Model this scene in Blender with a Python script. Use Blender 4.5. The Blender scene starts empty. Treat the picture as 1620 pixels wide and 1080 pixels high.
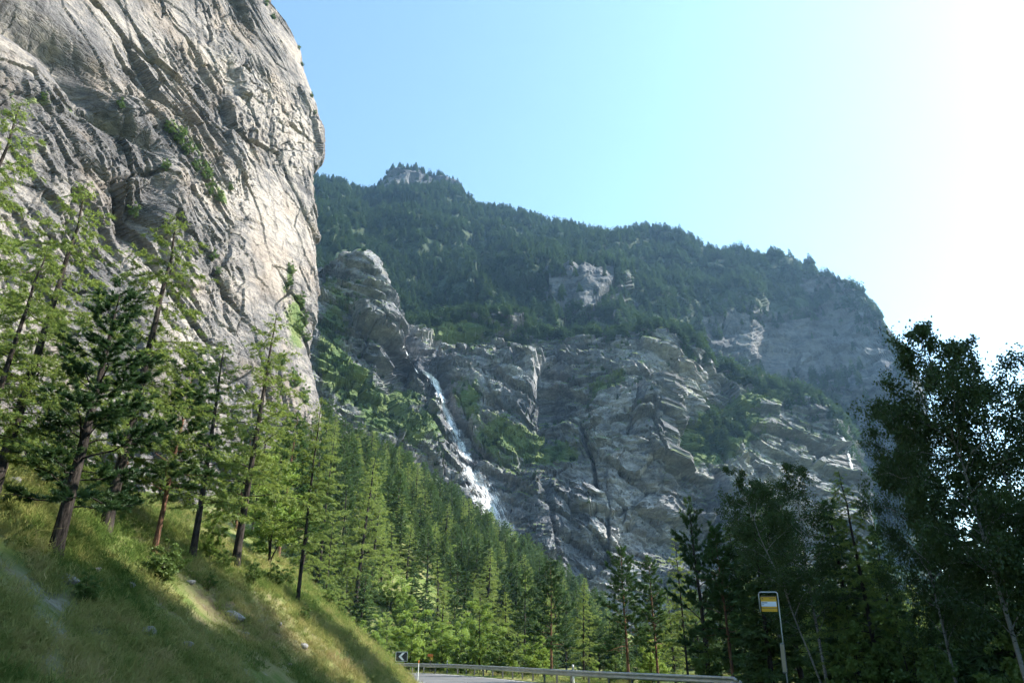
import bpy, math, random
import numpy as np

# ------------------------------------------------------------------ camera, sky, sun, exposure
S = bpy.context.scene
COL = S.collection
R = math.radians
W0, H0, F = 1620.0, 1080.0, 1080.0          # photograph size and focal length in its pixels
PITCH = R(24.5)
CAM = np.array((0.0, 0.0, 1.6))
cam = bpy.data.cameras.new('camera')
cam.lens = 24.0; cam.sensor_width = 36.0; cam.clip_start = 0.1; cam.clip_end = 9000.0
camo = bpy.data.objects.new('camera', cam); COL.objects.link(camo)
camo.location = CAM; camo.rotation_euler = (math.pi / 2 + PITCH, 0, 0)
S.camera = camo

SUN_AZ, SUN_EL = R(82), R(40)               # azimuth clockwise from +Y
world = bpy.data.worlds.new('World'); S.world = world; world.use_nodes = True
wn = world.node_tree
sky = wn.nodes.new('ShaderNodeTexSky'); sky.sky_type = 'NISHITA'; sky.sun_disc = False
sky.sun_elevation = SUN_EL; sky.sun_rotation = SUN_AZ
sky.altitude = 900.0; sky.air_density = 1.0; sky.dust_density = 1.3; sky.ozone_density = 0.0
sky_tint = wn.nodes.new('ShaderNodeVectorMath'); sky_tint.operation = 'MULTIPLY'; sky_tint.inputs[1].default_value = (0.98, 1.13, 1.04)   # tints the sky alone, from violet towards cyan
wn.links.new(sky.outputs[0], sky_tint.inputs[0]); wn.links.new(sky_tint.outputs[0], wn.nodes['Background'].inputs[0])
wn.nodes['Background'].inputs[1].default_value = 0.14
sun = bpy.data.lights.new('sun', 'SUN'); sun.energy = 5.0; sun.angle = R(0.53); sun.color = (1.0, 0.94, 0.84)
suno = bpy.data.objects.new('sun', sun); COL.objects.link(suno)
suno.rotation_euler = (math.pi / 2 - SUN_EL, 0, math.pi - SUN_AZ)
suno.location = (60, 30, 60)
S.view_settings.view_transform = 'Standard'; S.view_settings.look = 'None'
S.view_settings.exposure = 1.55; S.view_settings.gamma = 1.0; S.view_settings.use_curve_mapping = False
S.render.engine = 'CYCLES'
cy = S.cycles
cy.use_denoising = True
try: cy.denoiser = 'OPENIMAGEDENOISE'
except Exception: pass
cy.max_bounces = 4; cy.diffuse_bounces = 2; cy.glossy_bounces = 1; cy.transmission_bounces = 3
cy.volume_bounces = 0; cy.transparent_max_bounces = 8
cy.sample_clamp_indirect = 6.0; cy.use_adaptive_sampling = True; cy.adaptive_threshold = 0.03; cy.use_light_tree = False

rng = np.random.default_rng(11)
random.seed(11)

# ------------------------------------------------------------------ pixel rays
CP, SP = math.cos(PITCH), math.sin(PITCH)
def ray(px, py):
    r = (np.asarray(px, float) - 810.0) / F; u = (540.0 - np.asarray(py, float)) / F
    return np.stack([r, CP - SP * u, SP + CP * u], -1)
def at(px, py, d):
    """point on the pixel's ray at horizontal distance d"""
    v = ray(px, py); h = np.hypot(v[..., 0], v[..., 1])
    return CAM + v * (np.asarray(d, float) / h)[..., None]

# ------------------------------------------------------------------ noise
def hsh(ix, iy, iz=0, seed=0):
    n = (np.asarray(ix).astype(np.int64) * 374761393 + np.asarray(iy).astype(np.int64) * 668265263
         + np.asarray(iz).astype(np.int64) * 2147483647 + seed * 1274126177) & 0xffffffff
    n = ((n ^ (n >> 13)) * 1274126177) & 0xffffffff
    n = ((n ^ (n >> 16)) * 2246822519) & 0xffffffff
    return ((n ^ (n >> 15)) & 0xffffff) / float(0xffffff)
def vnoise(x, y, seed=0):
    ix = np.floor(x); iy = np.floor(y); fx = x - ix; fy = y - iy
    fx = fx * fx * fx * (fx * (fx * 6 - 15) + 10); fy = fy * fy * fy * (fy * (fy * 6 - 15) + 10)
    a = hsh(ix, iy, 0, seed); b = hsh(ix + 1, iy, 0, seed); c = hsh(ix, iy + 1, 0, seed); d = hsh(ix + 1, iy + 1, 0, seed)
    return (a + (b - a) * fx) * (1 - fy) + (c + (d - c) * fx) * fy
def fbm(x, y, oct=4, seed=0, gain=.5):
    s = 0; a = 1; t = 0
    for o in range(oct):
        s = s + a * (vnoise(x * 2 ** o + o * 17.3, y * 2 ** o - o * 9.1, seed + o) - .5); t += a; a *= gain
    return s / t * 2
def voro(x, y, seed=0):
    ix = np.floor(x); iy = np.floor(y)
    f1 = np.full(x.shape, 9.); f2 = np.full(x.shape, 9.); cx = np.zeros(x.shape); cyy = np.zeros(x.shape)
    dx1 = np.zeros(x.shape); dy1 = np.zeros(x.shape)
    for ox in (-1, 0, 1):
        for oy in (-1, 0, 1):
            gx = ix + ox; gy = iy + oy
            px = gx + .1 + .8 * hsh(gx, gy, 1, seed); py = gy + .1 + .8 * hsh(gx, gy, 2, seed)
            dx = x - px; dy = y - py; d = np.hypot(dx, dy)
            m = d < f1
            f2 = np.where(m, f1, np.minimum(f2, d)); f1 = np.where(m, d, f1)
            cx = np.where(m, gx, cx); cyy = np.where(m, gy, cyy); dx1 = np.where(m, dx, dx1); dy1 = np.where(m, dy, dy1)
    return f1, f2, cx, cyy, dx1, dy1
def rocks(a, h, ang, scales, seed=0, over=.35, warp=.35):
    """blocky, bedded relief: every cell is a tilted block set in or out of the wall"""
    c, s = math.cos(ang), math.sin(ang)
    disp = np.zeros(a.shape)
    for k, (L1, L2, amp) in enumerate(scales):
        sd = seed + 31 * k
        wa = a + fbm(a / L1 * .7, h / L1 * .7, 3, sd) * L1 * warp
        wh = h + fbm(a / L1 * .7 + 40, h / L1 * .7 + 9, 3, sd + 5) * L1 * warp
        e1 = wa * c + wh * s; e2 = -wa * s + wh * c
        f1, f2, cx, cyy, dx, dy = voro(e1 / L1, e2 / L2, sd)
        off = hsh(cx, cyy, 5, sd) - .5; t1 = hsh(cx, cyy, 6, sd) - .5; t2 = hsh(cx, cyy, 7, sd) - .5 - over
        disp += amp * (off * 1.2 + t1 * dx * 1.0 + t2 * dy * 1.2)
        disp -= amp * .7 * np.exp(-((f2 - f1) / .06) ** 2) * np.clip(hsh(cx, cyy, 8, sd) * 1.6 - .5, 0, 1)
    return disp
def sstep(a, b, x):
    t = np.clip((x - a) / (b - a), 0, 1); return t * t * (3 - 2 * t)

# ------------------------------------------------------------------ mesh helpers
def mesh_np(name, V, Fc, mat=None, smooth=False, attrs=None):
    V = np.asarray(V, np.float32); Fc = np.asarray(Fc, np.int32); k = Fc.shape[1]
    me = bpy.data.meshes.new(name)
    me.vertices.add(len(V)); me.vertices.foreach_set('co', V.ravel())
    me.loops.add(Fc.size); me.loops.foreach_set('vertex_index', Fc.ravel())
    me.polygons.add(len(Fc)); me.polygons.foreach_set('loop_start', np.arange(0, Fc.size, k, dtype=np.int32))
    me.polygons.foreach_set('loop_total', np.full(len(Fc), k, np.int32))
    me.polygons.foreach_set('use_smooth', np.full(len(Fc), smooth, bool))
    if mat: me.materials.append(mat)
    for n, v in (attrs or {}).items():
        at_ = me.attributes.new(n, 'FLOAT', 'POINT'); at_.data.foreach_set('value', np.asarray(v, np.float32).ravel())
    me.update(calc_edges=True); me.validate()
    return me
def grid_faces(nr, nc, flip=False):
    i = np.arange(nr - 1)[:, None] * nc + np.arange(nc - 1)[None, :]; i = i.ravel()
    f = np.stack([i, i + 1, i + nc + 1, i + nc], 1)
    return f[:, ::-1] if flip else f
def link(name, data, parent=None, loc=None, rot=None, scale=None):
    o = bpy.data.objects.new(name, data); COL.objects.link(o)
    if parent is not None: o.parent = parent
    if loc is not None: o.location = [float(c) for c in loc]
    if rot is not None: o.rotation_euler = rot
    if scale is not None: o.scale = (scale,) * 3 if np.isscalar(scale) else scale
    return o
def tag(o, label=None, cat=None, group=None, kind=None):
    if label: o['label'] = label
    if cat: o['category'] = cat
    if group: o['group'] = group
    if kind: o['kind'] = kind
    return o
class MB:
    """collects triangles / quads for one part"""
    def __init__(s): s.v = []; s.f = []; s.n = 0
    def add(s, V, Fs):
        V = np.asarray(V, float); s.v.append(V); s.f += [tuple(int(i) + s.n for i in f) for f in Fs]; s.n += len(V)
    def box(s, c, d, rz=0):
        x, y, z = [q / 2 for q in d]
        V = np.array([(-x, -y, -z), (x, -y, -z), (x, y, -z), (-x, y, -z), (-x, -y, z), (x, -y, z), (x, y, z), (-x, y, z)], float)
        if rz: V[:, :2] = V[:, :2] @ np.array([[math.cos(rz), math.sin(rz)], [-math.sin(rz), math.cos(rz)]])
        s.add(V + np.array(c), [(0, 3, 2, 1), (4, 5, 6, 7), (0, 1, 5, 4), (1, 2, 6, 5), (2, 3, 7, 6), (3, 0, 4, 7)])
    def tube(s, P, rad, sides=8, cap=True):
        V, Fs = tube_arr(np.asarray(P, float), rad, sides); n = len(V)
        fs = [tuple(f) for f in Fs]
        if cap: fs += [tuple(range(sides))[::-1], tuple(range(n - sides, n))]
        s.add(V, fs)
    def build(s, name, mat, parent=None, smooth=False, bevel=0):
        me = bpy.data.meshes.new(name); me.from_pydata(np.concatenate(s.v).tolist(), [], s.f); me.materials.append(mat)
        if smooth: me.polygons.foreach_set('use_smooth', [True] * len(me.polygons))
        o = link(name, me, parent)
        if bevel: m = o.modifiers.new('bevel', 'BEVEL'); m.width = bevel; m.segments = 2
        return o
def tube_arr(P, rad, sides):
    n = len(P); rad = np.broadcast_to(np.asarray(rad, float), (n,))
    T = np.gradient(P, axis=0); T /= np.linalg.norm(T, axis=1)[:, None] + 1e-9
    up = np.where(np.abs(T[:, 2:3]) > .9, np.array([[1., 0, 0]]), np.array([[0, 0, 1.]]))
    A = np.cross(T, up); A /= np.linalg.norm(A, axis=1)[:, None] + 1e-9; B = np.cross(T, A)
    th = np.linspace(0, 2 * math.pi, sides, endpoint=False)
    V = P[:, None] + rad[:, None, None] * (np.cos(th)[None, :, None] * A[:, None] + np.sin(th)[None, :, None] * B[:, None])
    f = []
    i = np.arange(n - 1)[:, None] * sides; j = np.arange(sides)[None, :]; j2 = (j + 1) % sides
    f = np.stack([(i + j).ravel(), (i + j2).ravel(), (i + sides + j2).ravel(), (i + sides + j).ravel()], 1)
    return V.reshape(-1, 3), f

# ------------------------------------------------------------------ materials
class NT:
    def __init__(s, name):
        s.m = bpy.data.materials.new(name); s.m.use_nodes = True; s.t = s.m.node_tree
        s.p = s.t.nodes['Principled BSDF']; s.out = s.t.nodes['Material Output']
    def n(s, typ, **kw):
        o = s.t.nodes.new('ShaderNode' + typ)
        for k, v in kw.items():
            if k.startswith('i_'):
                key = k[2:]; key = int(key) if key.isdigit() else key.replace('_', ' ')
                if isinstance(v, bpy.types.NodeSocket): s.t.links.new(v, o.inputs[key])
                else: o.inputs[key].default_value = v
            else: setattr(o, k, v)
        return o
    def noise(s, vec, scale, detail=4, rough=.55, dist=0):
        return s.n('TexNoise', i_Vector=vec, i_Scale=scale, i_Detail=detail, i_Roughness=rough, i_Distortion=dist).outputs[0]
    def ramp(s, fac, stops):
        o = s.n('ValToRGB', i_Fac=fac); e = o.color_ramp.elements
        while len(e) < len(stops): e.new(.5)
        for q, (p, c) in zip(e, stops): q.position = p; q.color = (*c, 1) if len(c) == 3 else c
        return o.outputs[0]
    def step(s, x, a, b):
        return s.n('MapRange', interpolation_type='SMOOTHSTEP', i_Value=x, i_From_Min=a, i_From_Max=b).outputs[0]
    def mix(s, f, a, b, mode='MIX'):
        o = s.t.nodes.new('ShaderNodeMix'); o.data_type = 'RGBA'; o.blend_type = mode
        for k, v in ((0, f), (6, a), (7, b)):
            if isinstance(v, bpy.types.NodeSocket): s.t.links.new(v, o.inputs[k])
            else: o.inputs[k].default_value = (*v, 1) if isinstance(v, tuple) and len(v) == 3 else v
        return o.outputs[2]
    def math(s, op, a, b=0.0):
        o = s.n('Math', operation=op)
        for k, v in ((0, a), (1, b)):
            if isinstance(v, bpy.types.NodeSocket): s.t.links.new(v, o.inputs[k])
            else: o.inputs[k].default_value = v
        return o.outputs[0]
    def pos(s): return s.n('NewGeometry').outputs['Position']
    def attr(s, name): return s.n('Attribute', attribute_name=name).outputs['Fac']
    def sc(s, vec, x, y, z, rot=(0, 0, 0)):
        return s.n('Mapping', i_Vector=vec, i_Scale=(x, y, z), i_Rotation=rot).outputs[0]
    def set(s, col=None, rough=.8, spec=.3, metal=0, bump=None, bstr=.5, bdist=.1):
        if col is not None:
            if isinstance(col, bpy.types.NodeSocket): s.t.links.new(col, s.p.inputs['Base Color'])
            else: s.p.inputs['Base Color'].default_value = (*col, 1)
        s.p.inputs['Roughness'].default_value = rough; s.p.inputs['Metallic'].default_value = metal
        s.p.inputs['Specular IOR Level'].default_value = spec
        if bump is not None:
            b = s.n('Bump', i_Height=bump, i_Strength=bstr, i_Distance=bdist)
            s.t.links.new(b.outputs[0], s.p.inputs['Normal'])
        return s.m

def rock_mat(name, dark, mid, pale, grass_a, grass_b, sc=1.0, strata=(0, 0, 0), warm_amt=.2, bd=.5, up=(.55, .8)):
    m = NT(name); p = m.pos(); nz = m.n('SeparateXYZ', i_0=m.n('NewGeometry').outputs['Normal']).outputs[2]
    n1 = m.noise(p, .035 / sc, 6, .6); n2 = m.noise(m.sc(p, .5 / sc, .5 / sc, 1.6 / sc, strata), .35, 8, .65, .4)
    n3 = m.noise(p, 1.1 / sc, 6, .7)
    f = m.math('ADD', m.math('MULTIPLY', n1, .45), m.math('ADD', m.math('MULTIPLY', n2, .35), m.math('MULTIPLY', n3, .2)))
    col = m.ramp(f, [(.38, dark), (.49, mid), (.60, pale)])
    col = m.mix(m.math('MULTIPLY', m.attr('pale'), m.step(n2, .38, .6)), col, pale)
    stn = m.noise(m.sc(p, .28 / sc, .28 / sc, .03 / sc), 1.0, 5, .6)
    col = m.mix(m.math('MULTIPLY', m.step(stn, .53, .68), .55), col, dark)
    warm = m.noise(p, .05 / sc, 3)
    col = m.mix(m.math('MULTIPLY', m.step(warm, .5, .68), warm_amt), col, (pale[0] * .95, pale[1] * .8, pale[2] * .64))
    # turf on ledges and where the hill is overgrown
    g = m.ramp(m.noise(p, .12 / sc, 5, .7), [(.35, grass_a), (.65, grass_b)])
    v = m.math('ADD', m.math('MULTIPLY', m.step(nz, up[0], up[1]), .6), m.attr('veg'))
    v = m.step(m.math('ADD', v, m.math('MULTIPLY', m.math('SUBTRACT', m.noise(p, .22 / sc, 7, .7), .5), 1.3)), .42, .62)
    col = m.mix(v, col, g)
    wet = m.attr('wet'); col = m.mix(m.math('MULTIPLY', wet, .6), col, dark)
    vor = m.n('TexVoronoi', feature='DISTANCE_TO_EDGE', i_Vector=m.n('VectorMath', operation='ADD', i_0=m.sc(p, .5 / sc, .5 / sc, 1.3 / sc, strata),
              i_1=m.n('TexNoise', i_Vector=p, i_Scale=.6 / sc, i_Detail=3.).outputs[1]).outputs[0], i_Scale=.55).outputs[0]
    crack = m.step(vor, 0., .06)
    bump = m.math('ADD', m.math('ADD', m.math('MULTIPLY', n2, 1.1), m.math('MULTIPLY', n3, .5)), m.math('MULTIPLY', crack, .18))
    return m.set(col, .85, .25, bump=bump, bstr=.9, bdist=bd)

def leaf_mat(name, c1, c2, trans=.35, tc=None, scale=.6):
    m = NT(name); p = m.pos()
    oi = m.n('ObjectInfo').outputs['Random']
    f = m.math('ADD', m.math('MULTIPLY', m.noise(p, scale, 4, .7), .8), m.math('MULTIPLY', oi, .35))
    col = m.ramp(f, [(.35, c1), (.8, c2)])
    d = m.n('BsdfDiffuse', i_Color=col); tcol = m.mix(.5, col, tc or tuple(min(1, q * 1.6) for q in c2))
    t = m.n('BsdfTranslucent', i_Color=tcol)
    g = m.n('BsdfGlossy', i_Color=(.6, .65, .6, 1), i_Roughness=.45)
    mx = m.n('MixShader', i_0=trans, i_1=d.outputs[0], i_2=t.outputs[0])
    m2 = m.n('MixShader', i_0=.035, i_1=mx.outputs[0], i_2=g.outputs[0])
    m.t.links.new(m2.outputs[0], m.out.inputs[0]); m.t.nodes.remove(m.p)
    return m.m
def bark_mat(name, dark, light, sx=6, sz=1.2, contrast=(.4, .62)):
    m = NT(name); p = m.n('TexCoord').outputs['Object']
    n = m.noise(m.sc(p, sx, sx, sz), 2., 6, .65)
    return m.set(m.ramp(n, [(contrast[0], dark), (contrast[1], light)]), .9, .15, bump=n, bstr=.8, bdist=.04)

M = {}
M['cliff'] = rock_mat('pale_cliff_rock', (.04, .038, .04), (.122, .113, .112), (.31, .272, .24), (.06, .10, .03), (.15, .17, .06), 1.0, (0, R(38), R(20)), warm_amt=.28, bd=.9, up=(.62, .85))
M['wall'] = rock_mat('grey_gorge_rock', (.038, .041, .05), (.12, .123, .135), (.34, .33, .325), (.045, .085, .025), (.13, .16, .05), 2.2, (0, R(22), 0), bd=1.6, up=(.5, .78))
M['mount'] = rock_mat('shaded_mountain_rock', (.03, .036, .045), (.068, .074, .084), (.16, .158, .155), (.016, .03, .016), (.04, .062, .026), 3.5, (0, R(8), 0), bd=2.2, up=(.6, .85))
M['larch'] = leaf_mat('larch_needles', (.075, .125, .027), (.2, .27, .065), .5, (.42, .5, .11))
M['pine'] = leaf_mat('pine_needles', (.024, .052, .02), (.065, .115, .035), .28, (.10, .2, .05))
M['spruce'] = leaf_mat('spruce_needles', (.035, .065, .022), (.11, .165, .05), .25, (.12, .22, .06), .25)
M['fartree'] = leaf_mat('far_conifer_needles', (.02, .042, .022), (.06, .105, .04), .2, (.09, .16, .06), .05)
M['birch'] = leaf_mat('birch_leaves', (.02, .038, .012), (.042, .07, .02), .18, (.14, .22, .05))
M['broad'] = leaf_mat('broadleaf_leaves', (.11, .18, .035), (.26, .35, .075), .48, (.42, .55, .1))
M['shrub'] = leaf_mat('shrub_leaves', (.055, .10, .025), (.13, .19, .05), .35, (.24, .34, .08))
M['bark'] = bark_mat('dark_bark', (.014, .012, .011), (.06, .05, .043))
M['redbark'] = bark_mat('reddish_pine_bark', (.05, .03, .022), (.22, .115, .07))
M['birchbark'] = bark_mat('white_birch_bark', (.03, .027, .025), (.2, .19, .175), 2.2, 7, (.38, .46))

# ------------------------------------------------------------------ ground
LEFT_EDGE = np.array([(-1.2, -400), (-1.2, 10), (-1.6, 25), (-3.7, 39), (-7.3, 50), (-13, 62), (-22, 71), (-40, 80), (-60, 86)], float)
RIGHT_EDGE = np.array([(3.4, -400), (3.4, 12), (8.0, 28), (4.6, 37), (2.4, 42.5), (-1.2, 53), (-5.8, 63.5), (-11, 70), (-20, 77.5), (-39, 87), (-59, 93)], float)
TOE2 = np.array([(-90, 100), (-40, 101), (-22, 104), (-4, 128), (10, 165), (24, 210), (50, 300), (110, 420)], float)
def sdist(x, y, P):
    """signed distance to a polyline, positive on its left"""
    best = np.full(np.shape(x), 1e9); sg = np.ones(np.shape(x))
    for (ax, ay), (bx, by) in zip(P[:-1], P[1:]):
        dx, dy = bx - ax, by - ay; L2 = dx * dx + dy * dy
        t = np.clip(((x - ax) * dx + (y - ay) * dy) / L2, 0, 1)
        qx = x - ax - t * dx; qy = y - ay - t * dy; d = np.hypot(qx, qy)
        cr = dx * (y - ay) - dy * (x - ax)
        m = d < best; best = np.where(m, d, best); sg = np.where(m, np.where(cr >= 0, 1., -1.), sg)
    return best * sg
def smin(a, b, k): return -np.logaddexp(-a / k, -b / k) * k
def smax(a, b, k): return np.logaddexp(a / k, b / k) * k
def G(x, y):
    x = np.asarray(x, float); y = np.asarray(y, float)
    dl = sdist(x, y, LEFT_EDGE); dr = sdist(x, y, RIGHT_EDGE)
    d = np.maximum(dl - 1.0, 0)
    crest = 3.0 + .05 * np.clip(y, 0, 60)
    hill = smin(.8 * d, crest + .2 * d, .6) + .35 * np.log(2) * 0
    hill = np.where(d > 0, hill - smin(np.zeros_like(d), crest, .6), 0)
    near = np.exp(-((np.hypot(x, y) / 90.) ** 2))
    rough = sstep(.0, 2.5, d) * (fbm(x / 5., y / 5., 4, 3) * .45 * near + fbm(x / 1.1, y / 1.1, 3, 8) * .09 * near + fbm(x / 30., y / 30., 4, 5) * 1.2 * sstep(6, 30, d))
    hill = hill + rough
    d2 = sdist(x, y, TOE2)
    tal = np.maximum(d2, 0) * .74 + sstep(0, 12, d2) * fbm(x / 22., y / 22., 4, 21) * 3.0
    z = np.maximum(hill, tal)
    val = -sstep(1.5, 14, -dr) * (1.1 + fbm(x / 12., y / 12., 4, 4) * .8) + sstep(230, 420, np.hypot(x, y)) * 14
    z = np.where((dr < 0) & (d2 <= 0), val, z)
    z = np.where((dr < 0) & (d2 > 0), np.maximum(z, val), z)
    # out-of-view spur, added and shaped to shade the bank and roadside trees
    sp = np.interp(y, [-90, -20, 19, 22, 26, 31, 46, 54, 64], [0, 71, 73.1, 71.8, 68.8, 65.5, 65.5, 34, 0]) * sstep(24, 76, x + fbm(x / 25., y / 25., 3, 44) * 5) * (1 - .8 * sstep(95, 260, x)) + 0
    z = z + sp + sstep(1, 12, sp) * fbm(x / 16., y / 16., 4, 45) * 2
    onroad = (dl < 0.9) & (dr > -0.4)
    return np.where(onroad, -.06, z)
def hit(px, py, far=400.):
    v = ray(px, py); s = np.linspace(3, far, 4000); P = CAM + v * s[:, None]
    z = G(P[:, 0], P[:, 1]); b = np.nonzero(P[:, 2] <= z)[0]
    if len(b) == 0: return P[-1]
    p = P[b[0]].copy(); p[2] = float(G(p[:1] * 1, p[1:2])[0]); return p
def gz(x, y): return float(G(np.array([x]), np.array([y]))[0])

def gmat():
    m = NT('mountain_grass_ground'); p = m.pos()
    n1 = m.noise(p, .18, 5, .6); n2 = m.noise(p, 1.3, 6, .7); n3 = m.noise(p, 9., 6, .75)
    f = m.math('ADD', m.math('MULTIPLY', n1, .5), m.math('MULTIPLY', n2, .5))
    c = m.ramp(f, [(.36, (.045, .075, .02)), (.48, (.11, .145, .04)), (.57, (.2, .19, .085)), (.64, (.13, .095, .06))])
    st = m.step(m.math('ADD', m.math('MULTIPLY', n2, .35), m.math('MULTIPLY', n3, .65)), .58, .63)
    c = m.mix(m.math('MULTIPLY', st, .75), c, (.27, .25, .235))
    c = m.mix(m.attr('path'), c, m.ramp(n3, [(.35, (.12, .10, .085)), (.65, (.36, .33, .31))]))
    return m.set(c, .95, .1, bump=m.math('ADD', n3, m.math('MULTIPLY', n2, .8)), bstr=.9, bdist=.06)
M['ground'] = gmat()
def sinhgrid(lo, hi, n, a, c=0.):
    ul = math.asinh((lo - c) / a); uh = math.asinh((hi - c) / a)
    return c + a * np.sinh(np.linspace(ul, uh, n))
gx = sinhgrid(-1250, 1250, 440, 26., -7.); gy = sinhgrid(-1250, 1250, 460, 30., 18.)
X, Y = np.meshgrid(gx, gy); Z = G(X, Y)
PATH = np.array([hit(*q)[:2] for q in ((70, 1079), (80, 1040), (75, 1000), (88, 960), (140, 930))])
pd = np.abs(sdist(X, Y, PATH)); pathw = 1 - sstep(.05, .2, pd + fbm(X / .6, Y / .6, 3, 9) * .12)
go = link('ground', mesh_np('ground', np.stack([X, Y, Z], -1).reshape(-1, 3), grid_faces(len(gy), len(gx)), M['ground'], True, {'path': pathw}))
tag(go, 'steep grassy hillside and valley floor around the road', kind='structure')

# road
def resample(P, step):
    s = np.r_[0, np.cumsum(np.hypot(*np.diff(P, axis=0).T))]; n = int(s[-1] / step) + 1; q = np.linspace(0, s[-1], n)
    out = np.stack([np.interp(q, s, P[:, i]) for i in (0, 1)], 1)
    k = np.exp(-np.linspace(-2, 2, 9) ** 2); k /= k.sum()
    pad = np.pad(out, ((4, 4), (0, 0)), mode='edge')
    sm = np.stack([np.convolve(pad[:, i], k, 'valid') for i in (0, 1)], 1); sm[0] = out[0]; sm[-1] = out[-1]
    return sm
def asph():
    m = NT('worn_asphalt'); p = m.pos(); a = m.noise(p, 60, 3, .7); b = m.noise(p, .5, 4)
    c = m.ramp(m.math('ADD', m.math('MULTIPLY', a, .5), m.math('MULTIPLY', b, .5)), [(.35, (.085, .085, .09)), (.65, (.15, .148, .15))])
    return m.set(c, .62, .4, bump=a, bstr=.3, bdist=.01)
M['asphalt'] = asph()
def near_part(P): return P[P[:, 1] > -60] if P[0, 1] >= -60 else np.vstack([[P[0, 0], -60], P[P[:, 1] > -60]])
le = near_part(LEFT_EDGE); re_ = near_part(RIGHT_EDGE)
def pairs(n):
    a = resample(le, 1.0); b = resample(re_, 1.0)
    ia = np.linspace(0, len(a) - 1, n); ib = np.linspace(0, len(b) - 1, n)
    ga = np.stack([np.interp(ia, np.arange(len(a)), a[:, i]) for i in (0, 1)], 1)
    gb = np.stack([np.interp(ib, np.arange(len(b)), b[:, i]) for i in (0, 1)], 1)
    return ga, gb
ga, gb = pairs(170)
def strip(name, f0, f1, z, mat, kind=True, thick=0):
    A = ga + (gb - ga) * f0; B = ga + (gb - ga) * f1
    V = np.stack([np.c_[A, np.full(len(A), z)], np.c_[B, np.full(len(B), z)]], 1).reshape(-1, 3)
    o = link(name, mesh_np(name, V, grid_faces(len(A), 2), mat))
    if kind: tag(o, kind='structure')
    return o
ro = strip('road', 0., 1., .0, M['asphalt']); ro['label'] = 'pale sunlit asphalt road curving left behind the hillside'
mw = NT('road_paint_white'); M['paint'] = mw.set((.72, .72, .7), .6, .3)
for f in (.035, .955):
    s_ = strip('edge_line', f, f + .014, .004, M['paint'], False); s_.parent = ro
md = NT('dark_verge_soil'); M['soil'] = md.set(md.ramp(md.noise(md.pos(), 8, 5), [(.4, (.03, .026, .022)), (.65, (.09, .075, .06))]), .95, .1)
dk = strip('road_shoulder', 1.0, 1.035, .012, M['soil']); dk['label'] = 'dark soil shoulder along the outer edge of the road'

# ------------------------------------------------------------------ left cliff
T2 = np.array([.42, .9075]); N2 = np.array([.9075, -.42]); PR = np.array([-56., 185.]); ZB = 74.; BATTER = math.tan(R(15.5))
def face_hit(px, py):
    v = ray(px, py); n = np.array([N2[0], N2[1], BATTER]); c = N2 @ PR + BATTER * ZB
    s = (c - n @ CAM) / (v @ n); P = CAM + v * s[..., None]
    return (P[..., :2] - PR) @ T2, P[..., 2]
sil = np.array([(425, -60), (425, 0), (455, 35), (478, 78), (484, 110), (503, 165), (508, 190), (506, 235), (495, 262), (490, 300), (500, 345), (507, 400), (507, 440), (499, 500), (496, 560), (509, 625), (512, 720)], float)
ea, eh = face_hit(sil[:, 0], sil[:, 1]); o_ = np.argsort(eh); ea = ea[o_]; eh = eh[o_]
NH, NA = 680, 0
RAD = 14.
hh = np.linspace(0, 300, NH); ww = np.r_[np.linspace(-260, -150, 40, endpoint=False), np.linspace(-150, 18, 520, endpoint=False), np.linspace(18, 110, 40)]
Wg, Hg = np.meshgrid(ww, hh)
aedge = np.interp(Hg, eh, ea) + .62 * RAD
th = np.clip((Wg + RAD) / RAD, 0, R(110)); ext = np.maximum(Wg + RAD - RAD * R(110), 0)
Al = np.where(Wg < -RAD, aedge + Wg, aedge - RAD + RAD * np.sin(th) + ext * math.cos(R(110)))
In = np.where(Wg < -RAD, 0, RAD * (1 - np.cos(th)) + ext * math.sin(R(110)))
nx = np.cos(th) * N2[0] + np.sin(th) * T2[0]; ny = np.cos(th) * N2[1] + np.sin(th) * T2[1]
a_ = Wg + 200; h_ = Hg
Da = rocks(a_, h_, R(-39), [(44, 17, 3.2), (17, 6, 1.9), (7, 2.6, 1.0), (3.0, 1.5, .5)], 5, .30, .07)
Db = rocks(a_, h_, R(-72), [(34, 24, 3.0), (13, 8.5, 1.8), (5.5, 3.6, 1.05), (2.4, 1.7, .5)], 305, .22, .09)
mk = sstep(-.15, .2, fbm(a_ / 42, h_ / 42, 3, 401) + .15 * sstep(-70, -10, Wg) - .1)
D = Da * (1 - mk) + Db * mk
D += fbm(a_ / 60, h_ / 60, 4, 77) * 4 + fbm(a_ / 3, h_ / 3, 4, 78) * .22
calm = sstep(.0, .5, fbm(a_ / 35 + 3, h_ / 45, 3, 99))          # smooth slab zones
D = D * (1 - .78 * calm) * (1 - .45 * sstep(-45, -2, Wg))
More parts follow.
